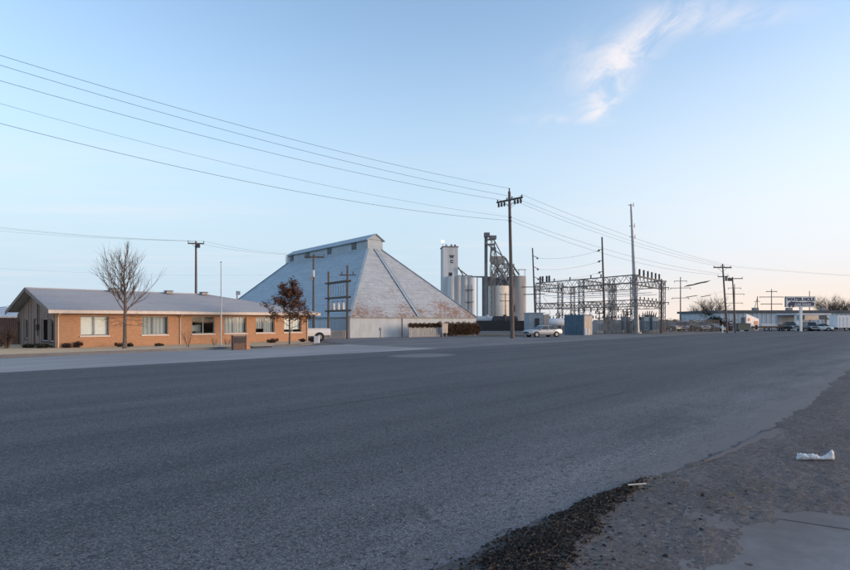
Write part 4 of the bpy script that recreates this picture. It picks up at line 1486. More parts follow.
# ================================================================== VEHICLES
def wheel(parent, x, y, r, wd=.2):
    s_ = 1 if y > 0 else -1
    m_ = MB(); m_.lathe((x, y - wd / 2, r), [(r * .62, 0), (r * .92, 0), (r, wd * .15), (r, wd * .85), (r * .92, wd), (r * .62, wd)], 20, 'y')
    w_ = m_.build('wheel', 'tyre', parent, True)
    yo = y + s_ * wd * .5
    m_ = MB(); m_.lathe((x, yo - .01 if s_ > 0 else yo - .01, r), [(r * .60, 0), (r * .60, .02)], 16, 'y'); m_.build('rim', 'rim', w_)
    m_ = MB(); m_.lathe((x, yo - .015, r), [(r * .16, 0), (r * .16, .03)], 10, 'y')
    for k in range(5):
        a_ = k * 2 * pi / 5 + .6
        m_.box((x + cos(a_) * r * .42, yo + s_ * .012, r + sin(a_) * r * .42), (r * .22, .008, r * .22))
    m_.build('hub', 'car_dark', w_)


def vehicle(name, label, loc, heading, kind, paint, group=None, cat='car'):
    """nose points along heading (radians); local x forward, y left"""
    root = thing(name, label, cat, loc, heading, group)
    if kind == 'sedan':
        L, Wd, Hh, r = 4.75, 1.82, 1.43, .325
        st = [(-2.37, .42, .72, .68), (-2.30, .30, .92, .80), (-1.9, .24, .99, .88), (-1.2, .22, .97, .91), (0, .21, .93, .91), (.75, .21, .93, .91), (1.3, .22, .91, .90), (1.9, .24, .84, .87), (2.25, .28, .76, .80), (2.37, .36, .66, .68)]
        cab = [(-1.95, .97), (1.02, .91)], [(-.95, 1.41), (.18, 1.43)]
        ax = (-1.42, 1.42)
    elif kind == 'suv':
        L, Wd, Hh, r = 4.7, 1.88, 1.78, .37
        st = [(-2.35, .45, .90, .78), (-2.28, .34, 1.05, .88), (-1.2, .3, 1.06, .93), (0, .3, 1.05, .93), (.95, .3, 1.04, .93), (1.4, .3, 1.0, .92), (2.1, .34, .90, .88), (2.35, .42, .72, .76)]
        cab = [(-2.27, 1.05), (1.15, 1.03)], [(-1.95, 1.74), (.35, 1.77)]
        ax = (-1.4, 1.4)
    else:
        L, Wd, Hh, r = 5.7, 1.98, 1.85, .40
        st = [(-2.85, .55, 1.10, .92), (-2.8, .50, 1.13, .98), (-1.2, .42, 1.13, .98), (-.65, .4, 1.13, .98), (.8, .4, 1.12, .98), (1.2, .4, 1.12, .97), (2.4, .45, 1.05, .95), (2.75, .5, .98, .90), (2.85, .58, .8, .84)]
        cab = [(-.62, 1.13), (1.35, 1.11)], [(-.45, 1.83), (.55, 1.85)]
        ax = (-1.75, 1.85)
    rings = []
    for x, zb, zt, w_ in st:
        h_ = zt - zb
        half = [(w_ * .80, zb), (w_ * .97, zb + h_ * .12), (w_, zb + h_ * .45), (w_ * .985, zb + h_ * .72), (w_ * .93, zb + h_ * .95), (w_ * .80, zt)]
        rings.append([(x, -y, z) for y, z in half] + [(x, y, z) for y, z in half[::-1]])
    m_ = MB(); m_.loft(rings); body = m_.build('body', paint, root, True)
    (xb, zb0), (xf, zf0) = cab[0]; (rb, rz0), (rf_, rz1) = cab[1]
    wb, wr = st[4][3] * .93, st[4][3] * .72
    base = [(xb, -wb * .93, zb0 - .02), (xf, -wb * .93, zf0 - .02), (xf, wb * .93, zf0 - .02), (xb, wb * .93, zb0 - .02)]
    mid = [(rb - .06, -wr, rz0 - .06), (rf_ + .10, -wr, rz1 - .06), (rf_ + .10, wr, rz1 - .06), (rb - .06, wr, rz0 - .06)]
    top = [(rb + .1, -wr * .86, rz0), (rf_ - .1, -wr * .86, rz1), (rf_ - .1, wr * .86, rz1), (rb + .1, wr * .86, rz0)]
    m_ = MB(); m_.loft([base, mid, top]); cabin = m_.build('cabin', paint, root)

    def pane(nm, quad, inset=.12):
        c_ = sum((Vector(q) for q in quad), Vector()) / 4
        qs = [Vector(q).lerp(c_, inset) for q in quad]
        nr = (qs[1] - qs[0]).cross(qs[2] - qs[0]).normalized()
        if nr.dot(c_ - Vector(((xb + xf) / 2, 0, 1.1))) < 0: nr = -nr
        m2 = MB(); m2.slab([q + nr * .012 for q in qs], .01 if (qs[1] - qs[0]).cross(qs[2] - qs[0]).dot(nr) > 0 else -.01); m2.build(nm, 'car_glass', cabin)
    pane('windshield', (base[1], base[2], mid[2], mid[1]), .09)
    pane('rear_window', (base[3], base[0], mid[0], mid[3]), .11)
    nsp = 1 if kind == 'pickup' else 2
    for s_, (i0, i1) in ((0, (0, 1)), (1, (3, 2))):
        B0, B1, T0, T1 = Vector(base[i0]), Vector(base[i1]), Vector(mid[i0]), Vector(mid[i1])
        for k in range(nsp):
            f0, f1 = k / nsp, (k + 1) / nsp
            pane('side_window', (B0.lerp(B1, f0), B0.lerp(B1, f1), T0.lerp(T1, f1), T0.lerp(T1, f0)), .07)
    wy = st[4][3]
    for x in ax:
        for s_ in (-1, 1):
            m_ = MB(); m_.lathe((x, s_ * (wy - .05) - .062, r), [(r * 1.16, 0), (r * 1.16, .124)], 22, 'y'); m_.build('wheel_arch', 'tyre', root)
            wheel(root, x, s_ * (wy - .07), r)
    xf_ = st[-1][0]; xr_ = st[0][0]
    hz = {'sedan': .63, 'suv': .82, 'pickup': .92}[kind]
    for s_ in (-1, 1):
        m_ = MB(); m_.box((xf_ - .10, s_ * wy * .68, hz), (.18, wy * .34, .15), 0); m_.build('headlight', 'lamp_clear', root)
        m_ = MB(); m_.box((xr_ + .04, s_ * wy * .76, hz + .18), (.1, wy * .2, .22 if kind != 'suv' else .4)); m_.build('taillight', 'lamp_red', root)
        m_ = MB(); m_.box((xf - .15, s_ * (wy + .06), zf0 + .04), (.12, .18, .13)); m_.build('mirror', paint, root)
        for dxx in ((0.0, -1.0) if kind != 'pickup' else (.0,)):
            m_ = MB(); m_.box((dxx - .1, s_ * (wy + .004), zf0 - .12), (.2, .03, .035)); m_.build('door_handle', 'car_dark', root)
    m_ = MB(); m_.box((xf_ - .02, 0, hz - .06), (.06, wy * .8, .14)); m_.build('grille', 'car_dark', root)
    m_ = MB(); m_.box((xf_ - .03, 0, hz - .30), (.12, wy * 1.45, .16)); m_.build('front_bumper', paint if kind == 'sedan' else 'rim', root)
    m_ = MB(); m_.box((xr_ + .02, 0, .52), (.12, wy * 1.6, .2)); m_.build('rear_bumper', paint if kind == 'sedan' else 'rim', root)
    m_ = MB(); m_.box((xr_ - .045, 0, .74 if kind == 'sedan' else .6), (.015, .32, .16)); m_.build('number_plate', 'white_paint', root)
    if kind == 'pickup':
        m_ = MB(); m_.span((-2.72, -.80, 1.135), (-.72, .80, 1.145)); m_.build('bed_floor', 'car_dark', root)
        m_ = MB()
        for s_ in (-1, 1): m_.span((-2.82, s_ * .80, 1.10), (-.66, s_ * .93, 1.22))
        m_.span((-2.82, -.80, 1.10), (-2.74, .80, 1.22)); m_.build('bed_side', paint, root)
    return root


vehicle('parked_car', 'silver sedan parked facing left beside the tall corner pole', ground(542.5, 336.9), radians(180 + 22), 'sedan', 'car_silver')
vehicle('pickup_truck', 'white pickup truck partly hidden behind the right end of the office', uv(HU1 + .9, HV + 2.6, 0), radians(180 + 22), 'pickup', 'car_white', None, 'truck')
root = thing('utility_box', 'small white utility box standing by the white pickup', 'utility box', ground(316.8, 343.0, .1))
m_ = MB(); m_.box((0, 0, .27), (.42, .3, .54)); m_.build('cabinet', 'white_paint', root)
m_ = MB(); m_.box((0, 0, .56), (.48, .36, .05)); m_.build('lid', 'white_paint', root)

# ================================================================== GRAIN ELEVATORS
WE = 260.0
k_ = WE / F
def wx(px): return (px - CX) * k_
root = thing('white_elevator', 'white concrete grain elevator with a tall headhouse behind the storage building', 'grain elevator', (wx(450), WE, 0), radians(6))
hx0, hx1 = wx(443) - wx(450), wx(458) - wx(450)
hh = zat(247, WE)
m_ = MB(); m_.span((hx0, 0, 0), (hx1, 8, hh)); head = m_.build('headhouse', 'silo_white', root)
m_ = MB(); m_.span((hx0 - .3, -.3, hh + .01), (hx1 + .3, 8.3, hh + .4)); m_.build('parapet', 'silo_dark', head)
for q in (.25, .6, .85): 
    m_ = MB(); m_.box((hx0 + (hx1 - hx0) * q, 2, hh + .9), (.8, .8, 1.1)); m_.build('roof_vent', 'silo_dark', head)
st_ = zat(276.5, WE)
r_ = 1.85
for i in range(4):
    cx_ = wx(449.5 + i * 6.6) - wx(450)
    for j in range(2):
        m_ = MB(); m_.lathe((cx_ + 0.6, -1.0 + j * 3.4, 0), [(r_, 0), (r_, st_)], 24); m_.build('silo', 'silo_white', root, True)
m_ = MB(); m_.span((hx1 + .01, -1.5, st_ + .01), (wx(472) - wx(450), 3.5, st_ + .5)); m_.build('gallery', 'silo_dark', root)
for y_, e_ in ((267, 463), (268.5, 467)):
    m_ = MB(); m_.tube((hx1, -.6, zat(y_, WE)), (wx(e_) - wx(450), -.6, st_ + .6), .28, .28, 8); m_.build('spout', 'silo_dark', root)
m_ = MB(); m_.span((hx0 + 2.6, -.06, zat(276, WE)), (hx0 + 4.2, -.002, zat(272.5, WE))); m_.build('arched_window', 'lettering', head)
for ch, yy in (('W', 258.0), ('C', 262.8)):
    cu = bpy.data.curves.new('letter', 'FONT'); cu.body = ch; cu.size = 1.9; cu.extrude = .04; cu.offset = .12; cu.align_x = 'CENTER'
    to = bpy.data.objects.new('letter_tmp', cu); col.objects.link(to)
    dg = bpy.context.evaluated_depsgraph_get()
    mesh_ = bpy.data.meshes.new_from_object(to.evaluated_get(dg)); bpy.data.objects.remove(to, do_unlink=True)
    mesh_.materials.clear(); mesh_.materials.append(M['lettering'])
    lo = bpy.data.objects.new('painted_letter', mesh_); col.objects.link(lo); lo.parent = head
    lo.location = ((hx0 + hx1) / 2 + .6, -.05, zat(yy, WE)); lo.rotation_euler = (pi / 2, 0, 0)
for zz in (290, 302):
    m_ = MB(); m_.box((wx(469) - wx(450), -1.7 - r_ * .6, zat(zz, WE)), (3.4, 1.6, .25)); m_.build('landing', 'silo_dark', root)
m_ = MB()
for sx in (-.8, .8): m_.bar((wx(469) - wx(450) + sx, -3.2, 0), (wx(469) - wx(450) + sx, -3.2, zat(285, WE)), .25)
m_.build('stair_tower', 'silo_dark', root)
root = thing('roof_orb', 'bright white lamp glowing on the headhouse roof corner', 'orb', (wx(442.6), WE - .3, hh + .4), 0)  # bright white spot built as an emissive orb on a short mast
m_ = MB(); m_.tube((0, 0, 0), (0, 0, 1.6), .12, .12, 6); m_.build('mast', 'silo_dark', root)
m_ = MB(); m_.lathe((0, 0, 1.6), [(.1, 0), (.4, .2), (.55, .5), (.4, .85), (.1, 1.0)], 14); m_.build('orb_body', 'orb_glow', root, True)

TE = 160.0
kt = TE / F
def tx(px): return (px - 505) * kt
root = thing('tan_elevator', 'tan and grey concrete grain silos with rooftop machinery behind the corner pole', 'grain elevator', ((505 - CX) * kt, TE, 0), 0)
m_ = MB(); m_.lathe((tx(499), 1, 0), [(2.95, 0), (2.95, zat(286, TE))], 32); m_.build('silo', 'silo_tan', root, True)
m_ = MB(); m_.lathe((tx(519.5), 3, 0), [(2.35, 0), (2.35, zat(275.5, TE))], 32); m_.build('silo', 'silo_grey', root, True)
m_ = MB(); m_.lathe((tx(511), 5, 0), [(2.6, 0), (2.6, zat(276, TE))], 32); m_.build('silo', 'silo_grey', root, True)
m_ = MB(); m_.lathe((tx(487.5), 3, 0), [(1.25, 0), (1.25, zat(276, TE))], 20); m_.build('silo', 'silo_dark', root, True)
for zz in range(9):                              # steel hoops round the tan silo, joints round the grey one
    z_ = 1.2 + zz * 1.25
    m_ = MB(); m_.lathe((tx(499), 1, z_), [(2.96, 0), (3.0, .03), (3.0, .1), (2.96, .13)], 32); m_.build('hoop', 'silo_tan', root, True)
    m_ = MB(); m_.lathe((tx(519.5), 3, z_ * 1.15), [(2.36, 0), (2.385, .03), (2.385, .08), (2.36, .11)], 32); m_.build('hoop', 'silo_grey', root, True)
m_ = MB(); m_.span((tx(490.5), 3.9, zat(286, TE)), (tx(512), 8, zat(276, TE))); m_.build('headhouse', 'silo_grey', root)
m_ = MB(); m_.span((tx(491.5), 0, zat(263.5, TE)), (tx(505), 3, zat(256, TE))); m_.build('dust_bin', 'silo_tan', root)
# rooftop frame
m_ = MB()
fx = [tx(491), tx(497), tx(503), tx(509), tx(514)]
zs = [zat(286, TE), zat(279, TE), zat(272, TE), zat(264, TE), zat(257, TE)]
for i, x_ in enumerate(fx):
    m_.bar((x_, 0, zs[0]), (x_, 0, zs[4 if i < 3 else 3]), .16); m_.bar((x_, 2.5, zs[0]), (x_, 2.5, zs[3]), .16)
    if i < 4:
        for j in range(4 if i < 2 else 3):
            m_.bar((x_, 0, zs[j]), (fx[i + 1], 0, zs[j + 1]), .12); m_.bar((x_, 0, zs[j + 1]), (fx[i + 1], 0, zs[j]), .10); m_.bar((x_, 0, zs[j + 1]), (fx[i + 1], 0, zs[j + 1]), .14)
rg = random.Random(44)
for k in range(46):                            # catwalks, braces and pipes crowded on the roof
    a_ = Vector((rg.uniform(fx[0], fx[4]), rg.uniform(-.8, 2.6), rg.uniform(zs[0], zs[3])))
    b_ = a_ + Vector((rg.uniform(-1.6, 1.6), rg.uniform(-.5, .5), rg.uniform(-1.6, 1.6)))
    b_.x = min(max(b_.x, fx[0]), fx[4]); m_.bar(a_, b_, rg.uniform(.08, .2))
m_.build('machinery_frame', 'steel_lattice', root)
for px0, py0, px1, py1, r in ((494, 262, 508, 284, .3), (505, 258, 515, 276, .28), (499, 265, 490, 282, .25), (510, 262, 519, 275, .25), (507, 270, 497, 286, .22), (512, 268, 506, 288, .25), (496, 268, 503, 290, .2)):
    m_ = MB(); m_.tube((tx(px0), -.4, zat(py0, TE)), (tx(px1), -.4, zat(py1, TE)), r, r, 8); m_.build('spout', 'silo_dark', root)
for px0, py0, w0, h0 in ((500, 270, 1.6, 1.2), (507, 266, 1.7, 1.5), (503.5, 277, 1.8, 1.3), (511.5, 272, 1.4, 1.6), (495, 276, 1.2, 1.2)):
    m_ = MB(); m_.box((tx(px0), .2, zat(py0, TE)), (w0, 1.4, h0)); m_.build('hopper', 'silo_grey', root)
m_ = MB()
for sx in (520, 526): m_.bar((tx(sx), 2, zat(275.5, TE)), (tx(sx), 2, zat(269, TE)), .12)
m_.bar((tx(518.5), 2, zat(269, TE)), (tx(527.5), 2, zat(269, TE)), .18); m_.build('rail', 'steel_lattice', root)
m_ = MB(); m_.span((tx(513.2), .55, zat(312, TE)), (tx(515), .62, zat(305, TE))); m_.build('door', 'lettering', root)
# bucket legs
root = thing('bucket_elevator', 'tall dark steel bucket elevator leg with head platforms beside tan silo', 'bucket elevator', ((486 - CX) * kt, TE - 2, 0), 0)
Yb = TE - 2
def bx_(px): return (px - 486) * Yb / F
m_ = MB(); m_.box((bx_(485.4), 0, zat(234, Yb) / 2), (.75, .7, zat(234, Yb))); m_.build('leg_casing', 'silo_dark', root)
m_ = MB()
for sx in (490.8, 494.2):
    for sy in (-.5, .5): m_.bar((bx_(sx), sy, 0), (bx_(sx) - .1, sy, zat(236, Yb)), .13)
zz = 3.0
while zz < zat(240, Yb):
    m_.bar((bx_(490.8), -.5, zz), (bx_(494.2), -.5, zz + 1.4), .09); m_.bar((bx_(494.2), -.5, zz), (bx_(490.8), -.5, zz + 1.4), .09); m_.bar((bx_(490.8), -.5, zz), (bx_(494.2), -.5, zz), .09)
    zz += 1.4
m_.build('lattice_tower', 'steel_lattice', root)
for px0, py0, w0, h0 in ((486, 235, 1.5, 1.2), (492, 237.5, 1.9, 1.0), (489.5, 244.5, 2.6, .35), (492.5, 249, 1.4, .8), (489.5, 239.5, 2.6, .3)):
    m_ = MB(); m_.box((bx_(px0), 0, zat(py0, Yb)), (w0, 1.5, h0)); m_.build('head_platform', 'silo_dark', root)
m_ = MB()
for (a_, b_, c_, d_) in ((488, 246, 505, 259), (493, 246, 497, 262), (494, 242, 501, 256), (490, 247, 489, 262)): m_.tube((bx_(a_), -.6, zat(b_, Yb)), (bx_(c_), -.6, zat(d_, Yb)), .16, .16, 6)
m_.build('spout', 'silo_dark', root)
m_ = MB()
for k in range(26): m_.box((bx_(484), -.4, 3 + k * .8), (.3, .08, .08))
m_.bar((bx_(483.6), -.4, 2), (bx_(483.6), -.4, zat(236, Yb)), .08); m_.build('ladder', 'silo_dark', root)
root = thing('conveyor_bridge', 'thin overhead conveyor linking the white elevator to the bucket leg', 'conveyor', (0, 0, 0), 0)
A_, B_ = Vector((wx(472), WE - 2, zat(277, WE))), Vector(((485 - CX) * kt, TE, zat(277, TE)))
m_ = MB(); m_.bar(A_, B_, .6, .5); m_.build('trough', 'silo_dark', root)
m_ = MB(); q = A_.lerp(B_, .5); m_.bar((q.x, q.y, 0), q, .3); m_.build('support', 'silo_dark', root)

# yard between: railway tank cars, tanks, small distribution pole
for i, (pxa, Ya, m0, lb) in enumerate(((487, 128, 'tank_grey', 'pale grey horizontal tank car behind the dead hedge'), (505, 126, 'rail_black', 'dark railway tank car behind the corner pole'))):
    root = thing('tank_car', lb, 'tank car', at(pxa, Ya), radians(4), 'tank cars standing in the elevator yard')
    m_ = MB(); m_.lathe((-2.6, 0, 2.0), [(.2, -.3), (.8, -.18), (1.05, 0), (1.05, 5.2), (.8, 5.38), (.2, 5.5)], 20, 'x'); m_.build('tank', m0, root, True)
    m_ = MB(); m_.box((0, 0, .85), (6.0, 1.6, .25)); m_.build('underframe', 'rail_black', root)
    m_ = MB(); m_.lathe((0, 0, 3.0), [(.4, 0), (.4, .3), (.1, .36)], 12); m_.build('dome', m0, root)
    for x_ in (-2.2, -1.2, 1.2, 2.2):
        for sy in (-.7, .7): m_ = MB(); m_.lathe((x_, sy - .06, .42), [(.42, 0), (.42, .12)], 14, 'y'); m_.build('wheel', 'rail_black', root)
root = thing('long_shed', 'low blue-grey metal shed along the foot of the silos', 'shed', at(496, 145), 0)
m_ = MB(); m_.box((0, 3, 1.1), (9.5, 5, 2.2)); m_.build('wall', 'metal_blue', root)
m_ = MB(); m_.box((0, 3, 2.32), (10, 5.6, .2)); m_.build('roof', 'tank_grey', root)
px_p, pp, ph = pole('utility_pole', 'small distant pole with two crossarms before the tan silo', 505.5, 0, 293, r=.14, Y=125)
for zz in (294.5, 301): crossarm(px_p, (0, 0, zat(zz, 125)), 0, 2.6, 2, False)
o = MB().box((0, 0, 1.0), (12.5, .2, 2.0)).build('dark_board_fence', 'rail_black'); o.location = at(496, 112); tag(o, 'dark board fence behind the corner pole', 'fence')
root = thing('weed_clump', 'low tan weeds growing at the foot of the corner pole', 'weeds', at(500, 72), 0)
m_ = MB(); rng = random.Random(12)
for k in range(700):
    x_, y_ = rng.uniform(-2.6, 3.2), rng.uniform(-1, 2); a_ = rng.uniform(0, 6.28); h_ = rng.uniform(.15, .45)
    m_.add([(x_ - .015, y_, 0), (x_ + .015, y_, 0), (x_ + cos(a_) * .12, y_ + sin(a_) * .12, h_)], [(0, 1, 2)])
m_.build('stalks', 'straw', root, fix=False)

# ================================================================== SUBSTATION
NC_, LC, RCn = Vector((31.3, 85, 0)), Vector((20.5, 103, 0)), Vector((41, 98, 0))
BC = LC + RCn - NC_
sub = thing('substation_frame', 'large grey lattice steel substation frame with box trusses', 'substation', NC_, 0)


def loc(p): return Vector(p) - NC_


def lattice_column(p, ht, wd=.75, parent=sub):
    m_ = MB(); p = loc(p)
    h2 = wd / 2
    cs = [(-h2, -h2), (h2, -h2), (h2, h2), (-h2, h2)]
    for a_, b_ in cs: m_.bar(p + Vector((a_, b_, 0)), p + Vector((a_, b_, ht)), .09)
    zz, fl = .2, 0
    while zz < ht - .5:
        for i in range(4):
            a_, b_ = cs[i], cs[(i + 1) % 4]
            if fl: a_, b_ = b_, a_
            m_.bar(p + Vector((a_[0], a_[1], zz)), p + Vector((b_[0], b_[1], zz + .7)), .05)
        zz += .7; fl = 1 - fl
    return m_.build('column', 'steel_lattice', parent)


def box_truss(p, q, z0, z1, wd=.7, parent=sub):
    m_ = MB(); p, q = loc(p), loc(q)
    d_ = (q - p).normalized(); s_ = Vector((-d_.y, d_.x, 0)) * wd / 2
    L = (q - p).length
    for sg in (-1, 1):
        for z in (z0, z1): m_.bar(p + s_ * sg + Vector((0, 0, z)), q + s_ * sg + Vector((0, 0, z)), .10)
    n = max(2, int(L / 1.0))
    for i in range(n):
        a_, b_ = p + d_ * L * i / n, p + d_ * L * (i + 1) / n
        za_, zb_ = (z0, z1) if i % 2 else (z1, z0)
        for sg in (-1, 1): m_.bar(a_ + s_ * sg + Vector((0, 0, za_)), b_ + s_ * sg + Vector((0, 0, zb_)), .055)
        for z in (z0, z1): m_.bar(a_ - s_ + Vector((0, 0, z)), b_ + s_ + Vector((0, 0, z)), .05)
    return m_.build('beam', 'steel_lattice', parent)


TOPZ, SECZ = 8.85, 5.1
along_ = [NC_, NC_.lerp(LC, .2), NC_.lerp(LC, .5), NC_.lerp(LC, .73), LC]
for p in along_ + [RCn, BC, RCn.lerp(BC, .5)]: lattice_column(p, TOPZ - .2)
for a_, b_ in ((NC_, LC), (RCn, BC)):
    e_ = (b_ - a_).normalized() * .6
    box_truss(a_ - e_, b_ + e_, TOPZ - 1.15, TOPZ); box_truss(a_, b_, SECZ - 1.0, SECZ)
for a_, b_ in ((NC_, RCn), (LC, BC), (along_[2], RCn.lerp(BC, .5))):
    e_ = (b_ - a_).normalized() * 1.3
    box_truss(a_, b_ + e_, TOPZ - 1.4, TOPZ - .05, .6); box_truss(a_, b_ + e_ * .6, SECZ - .8, SECZ + .1, .6)


def bushing(p, z, h, r, parent=sub, down=False):
    m_ = MB(); n = max(3, int(h / .18)); prof = [(r * .35, 0)]
    for i in range(n):
        t0 = h * (i + .2) / n
        prof += [(r, t0), (r * .5, t0 + h * .6 / n)]
    prof.append((r * .3, h))
    if down: prof = [(a_, -b_) for a_, b_ in prof]
    q = loc(p); m_.lathe(q + Vector((0, 0, z)), prof, 8)
    return m_.build('insulator', 'insulator', parent)


for k in range(6): bushing(NC_.lerp(RCn, .18 + .14 * k), TOPZ + .02, 1.1, .2)
for t_ in (.86, .89, .94, .97): bushing(NC_.lerp(LC, t_), TOPZ + .02, 1.15, .24)
for t_ in (.80, .62, .40, .3): bushing(NC_.lerp(LC, t_), TOPZ + .02, .55, .15)
for k in range(7): bushing(NC_.lerp(LC, .14 + .065 * k), SECZ - 1.02, .75, .14, down=True)
for k in range(5): bushing(NC_.lerp(RCn, .2 + .14 * k), SECZ + .12, .5, .13)
for k in range(5): bushing(NC_.lerp(LC, .3 + .14 * k), TOPZ - 1.17, .6, .12, down=True)
for k in range(4):                             # bus bars strung through the frame
    m_ = MB(); a_, b_ = NC_.lerp(RCn, .2 + .2 * k), LC.lerp(BC, .2 + .2 * k)
    m_.tube(loc(a_) + Vector((0, 0, 6.6 - .2 * (k % 2))), loc(b_) + Vector((0, 0, 6.6 - .2 * (k % 2))), .045, .045, 6); m_.build('bus_bar', 'galv', sub)
m_ = MB(); rng = random.Random(2)
for k in range(26):
    t_ = rng.uniform(.05, .95); s_ = rng.uniform(.05, .95)
    a_ = NC_.lerp(LC, t_) + (RCn - NC_) * s_ * .6
    z0_, z1_ = rng.choice(((7.6, 5.2), (4.0, 2.6), (7.6, 6.5)))
    m_.path([loc(a_) + Vector((0, 0, z0_)), loc(a_) + Vector((rng.uniform(-.6, .6), rng.uniform(-.4, .4), (z0_ + z1_) / 2)), loc(a_) + Vector((rng.uniform(-.5, .5), 0, z1_))], .028, 4)
m_.build('dropper', 'wire', sub)


def gear(label, px0, px1, top, Y, dep=1.2, bush_=3, m='gear_blue', name='circuit_breaker', cat='circuit breaker', legs=True, fins=True):
    k = Y / F; wd = (px1 - px0) * k; ht = zat(top, Y)
    root = thing(name, label, cat, at((px0 + px1) / 2, Y), radians(12), 'substation switchgear tanks')
    z0_ = .45 if legs else 0
    m_ = MB(); m_.box((0, 0, (z0_ + ht) / 2), (wd * .86, dep, ht - z0_)); m_.box((0, 0, ht + .04), (wd * .92, dep * 1.08, .1)); m_.build('tank', m, root)
    if legs:
        for sx in (-1, 1):
            for sy in (-1, 1): q = MB(); q.box((sx * wd * .36, sy * dep * .4, .22), (.1, .1, .46)); q.build('leg', 'steel_grey', root)
    if fins:
        for i in range(4):
            q = MB(); q.box((-wd * .33 + i * wd * .22, -dep / 2 - .08, ht * .5), (wd * .05, .16, ht * .55)); q.build('cooling_fin', m, root)
    for i in range(bush_):
        q = MB(); x_ = (i - (bush_ - 1) / 2) * wd * .8 / max(bush_, 1)
        q.tube((x_, 0, ht + .08), (x_ * 1.35, -.15, ht + .75), .12, .06, 8); q.tube((x_ * 1.35, -.15, ht + .75), (x_ * 1.5, -.2, ht + .95), .03, .03, 5); q.build('bushing', 'insulator', root)
    return root


gear('slim tall grey-blue breaker tank left of the steel monopole', 622, 629, 317.5, 93)
gear('tall grey-blue transformer tank just right of the steel monopole', 641, 648.5, 317.5, 92)
gear('tall grey-blue transformer tank at the right end of the frame', 649.5, 657, 317.5, 92)
gear('low wide blue-grey cabinet right of the blue container', 594, 604.5, 320.5, 91, bush_=0, fins=True, legs=False, name='switch_cabinet', cat='cabinet')
gear('low grey cabinet with dark vents below the frame middle', 610.5, 620, 320.5, 93, bush_=0, legs=False, name='switch_cabinet', cat='cabinet')
gear('small dark cabinet at the foot of the steel monopole', 629.5, 634, 323.5, 92, bush_=0, legs=False, m='steel_grey', name='switch_cabinet', cat='cabinet')

gear('narrow dark switch box between the white tank and the blue shed', 563.5, 566.5, 319, 96, bush_=1, fins=False, m='steel_grey')
gear('dark oil switch under the left bay of the frame', 545, 549.5, 318.5, 99, bush_=3, fins=False, m='silo_dark')
gear('dark slim breaker right of the low wide cabinet', 605.5, 609.5, 318, 96, bush_=2, m='steel_grey')
gear('grey breaker behind the monopole foot', 634.5, 640, 319, 97, bush_=3, m='steel_grey')
gear('dark breaker behind the right-hand transformer tanks', 645.5, 653, 315.5, 99, bush_=3, m='silo_dark')
gear('slim grey cabinet left of the thick right pole', 657.5, 660.5, 320, 95, bush_=0, m='steel_grey', name='switch_cabinet', cat='cabinet')
rng = random.Random(15)
for k in range(14):                            # disconnect switches on stub posts through the lower bays
    t_ = .05 + .9 * k / 13
    q = loc(NC_.lerp(LC, t_) + (RCn - NC_) * rng.uniform(.15, .5)); h_ = rng.uniform(2.2, 3.4)
    m_ = MB(); m_.bar(q, q + Vector((0, 0, h_)), .14); m_.bar(q + Vector((-.7, 0, h_)), q + Vector((.7, 0, h_)), .14)
    for sx in (-.6, 0, .6): m_.lathe(q + Vector((sx, 0, h_)), [(.05, 0), (.14, .06), (.07, .16), (.14, .24), (.05, .42)], 8)
    m_.bar(q + Vector((-.6, 0, h_ + .42)), q + Vector((.5, 0, h_ + rng.uniform(.5, 1.1))), .06)
    m_.build('disconnect_switch', 'insulator', sub)
# steel monopole and substation take-off poles
root = thing('steel_monopole', 'very tall slim silver steel pole with small antennas', 'utility pole', ground(637, 333.2), 0)
Ym = ground(637, 333.2).y; ht = zat(204, Ym); ln = -6 * Ym / F
m_ = MB(); m_.tube((0, 0, -.1), (ln, 0, ht), .42, .15, 14); m_.build('shaft', 'galv', root, True)
m_ = MB(); m_.lathe((0, 0, 0), [(.7, 0), (.7, .12), (.44, .2)], 14); m_.build('base_flange', 'galv', root)
for yy in (205, 226, 237):
    z = zat(yy, Ym); f_ = z / ht
    m_ = MB(); m_.bar((ln * f_ - .45, 0, z), (ln * f_ + .45, 0, z), .1); m_.tube((ln * f_ + .42, 0, z - .3), (ln * f_ + .42, 0, z + .4), .07, .07, 6); m_.build('antenna', 'galv', root)
tk, tkp, tkh = pole('utility_pole', 'tall wooden pole with three dark side insulators in the substation', 605, 333.2, 237, r=.19, lean=-3)
for yy in (249, 260, 271):
    z = zat(yy, tkp.y); f_ = z / tkh; xl = -3 * tkp.y / F * f_
    m_ = MB(); m_.bar((xl, 0, z), (xl - .95, -.2, z - .38), .1); m_.lathe((xl - .6, -.15, z - .42), [(.04, 0), (.17, .06), (.08, .16), (.17, .24), (.04, .36)], 8); m_.build('insulator', 'insulator', tk)
tk2, tk2p, tk2h = pole('utility_pole', 'wooden pole with three side insulators at the left end of the substation', 536, 0, 248, r=.18, lean=-3.5, Y=100)
for yy in (257, 268, 278):
    z = zat(yy, 100); f_ = z / tk2h; xl = -3.5 * 100 / F * f_
    m_ = MB(); m_.bar((xl, 0, z + .25), (xl + 1.0, -.2, z - .25), .1); m_.lathe((xl + .75, -.15, z - .42), [(.04, 0), (.17, .06), (.08, .16), (.17, .24), (.04, .36)], 8); m_.build('insulator', 'insulator', tk2)
m_ = MB(); m_.bar((-2.6, 0, zat(287, 100)), (1.6, 0, zat(287, 100)), .14); m_.bar((-2.2, 0, zat(294.5, 100)), (1.6, 0, zat(294, 100)), .14); m_.build('crossarm', 'arm_wood', tk2)
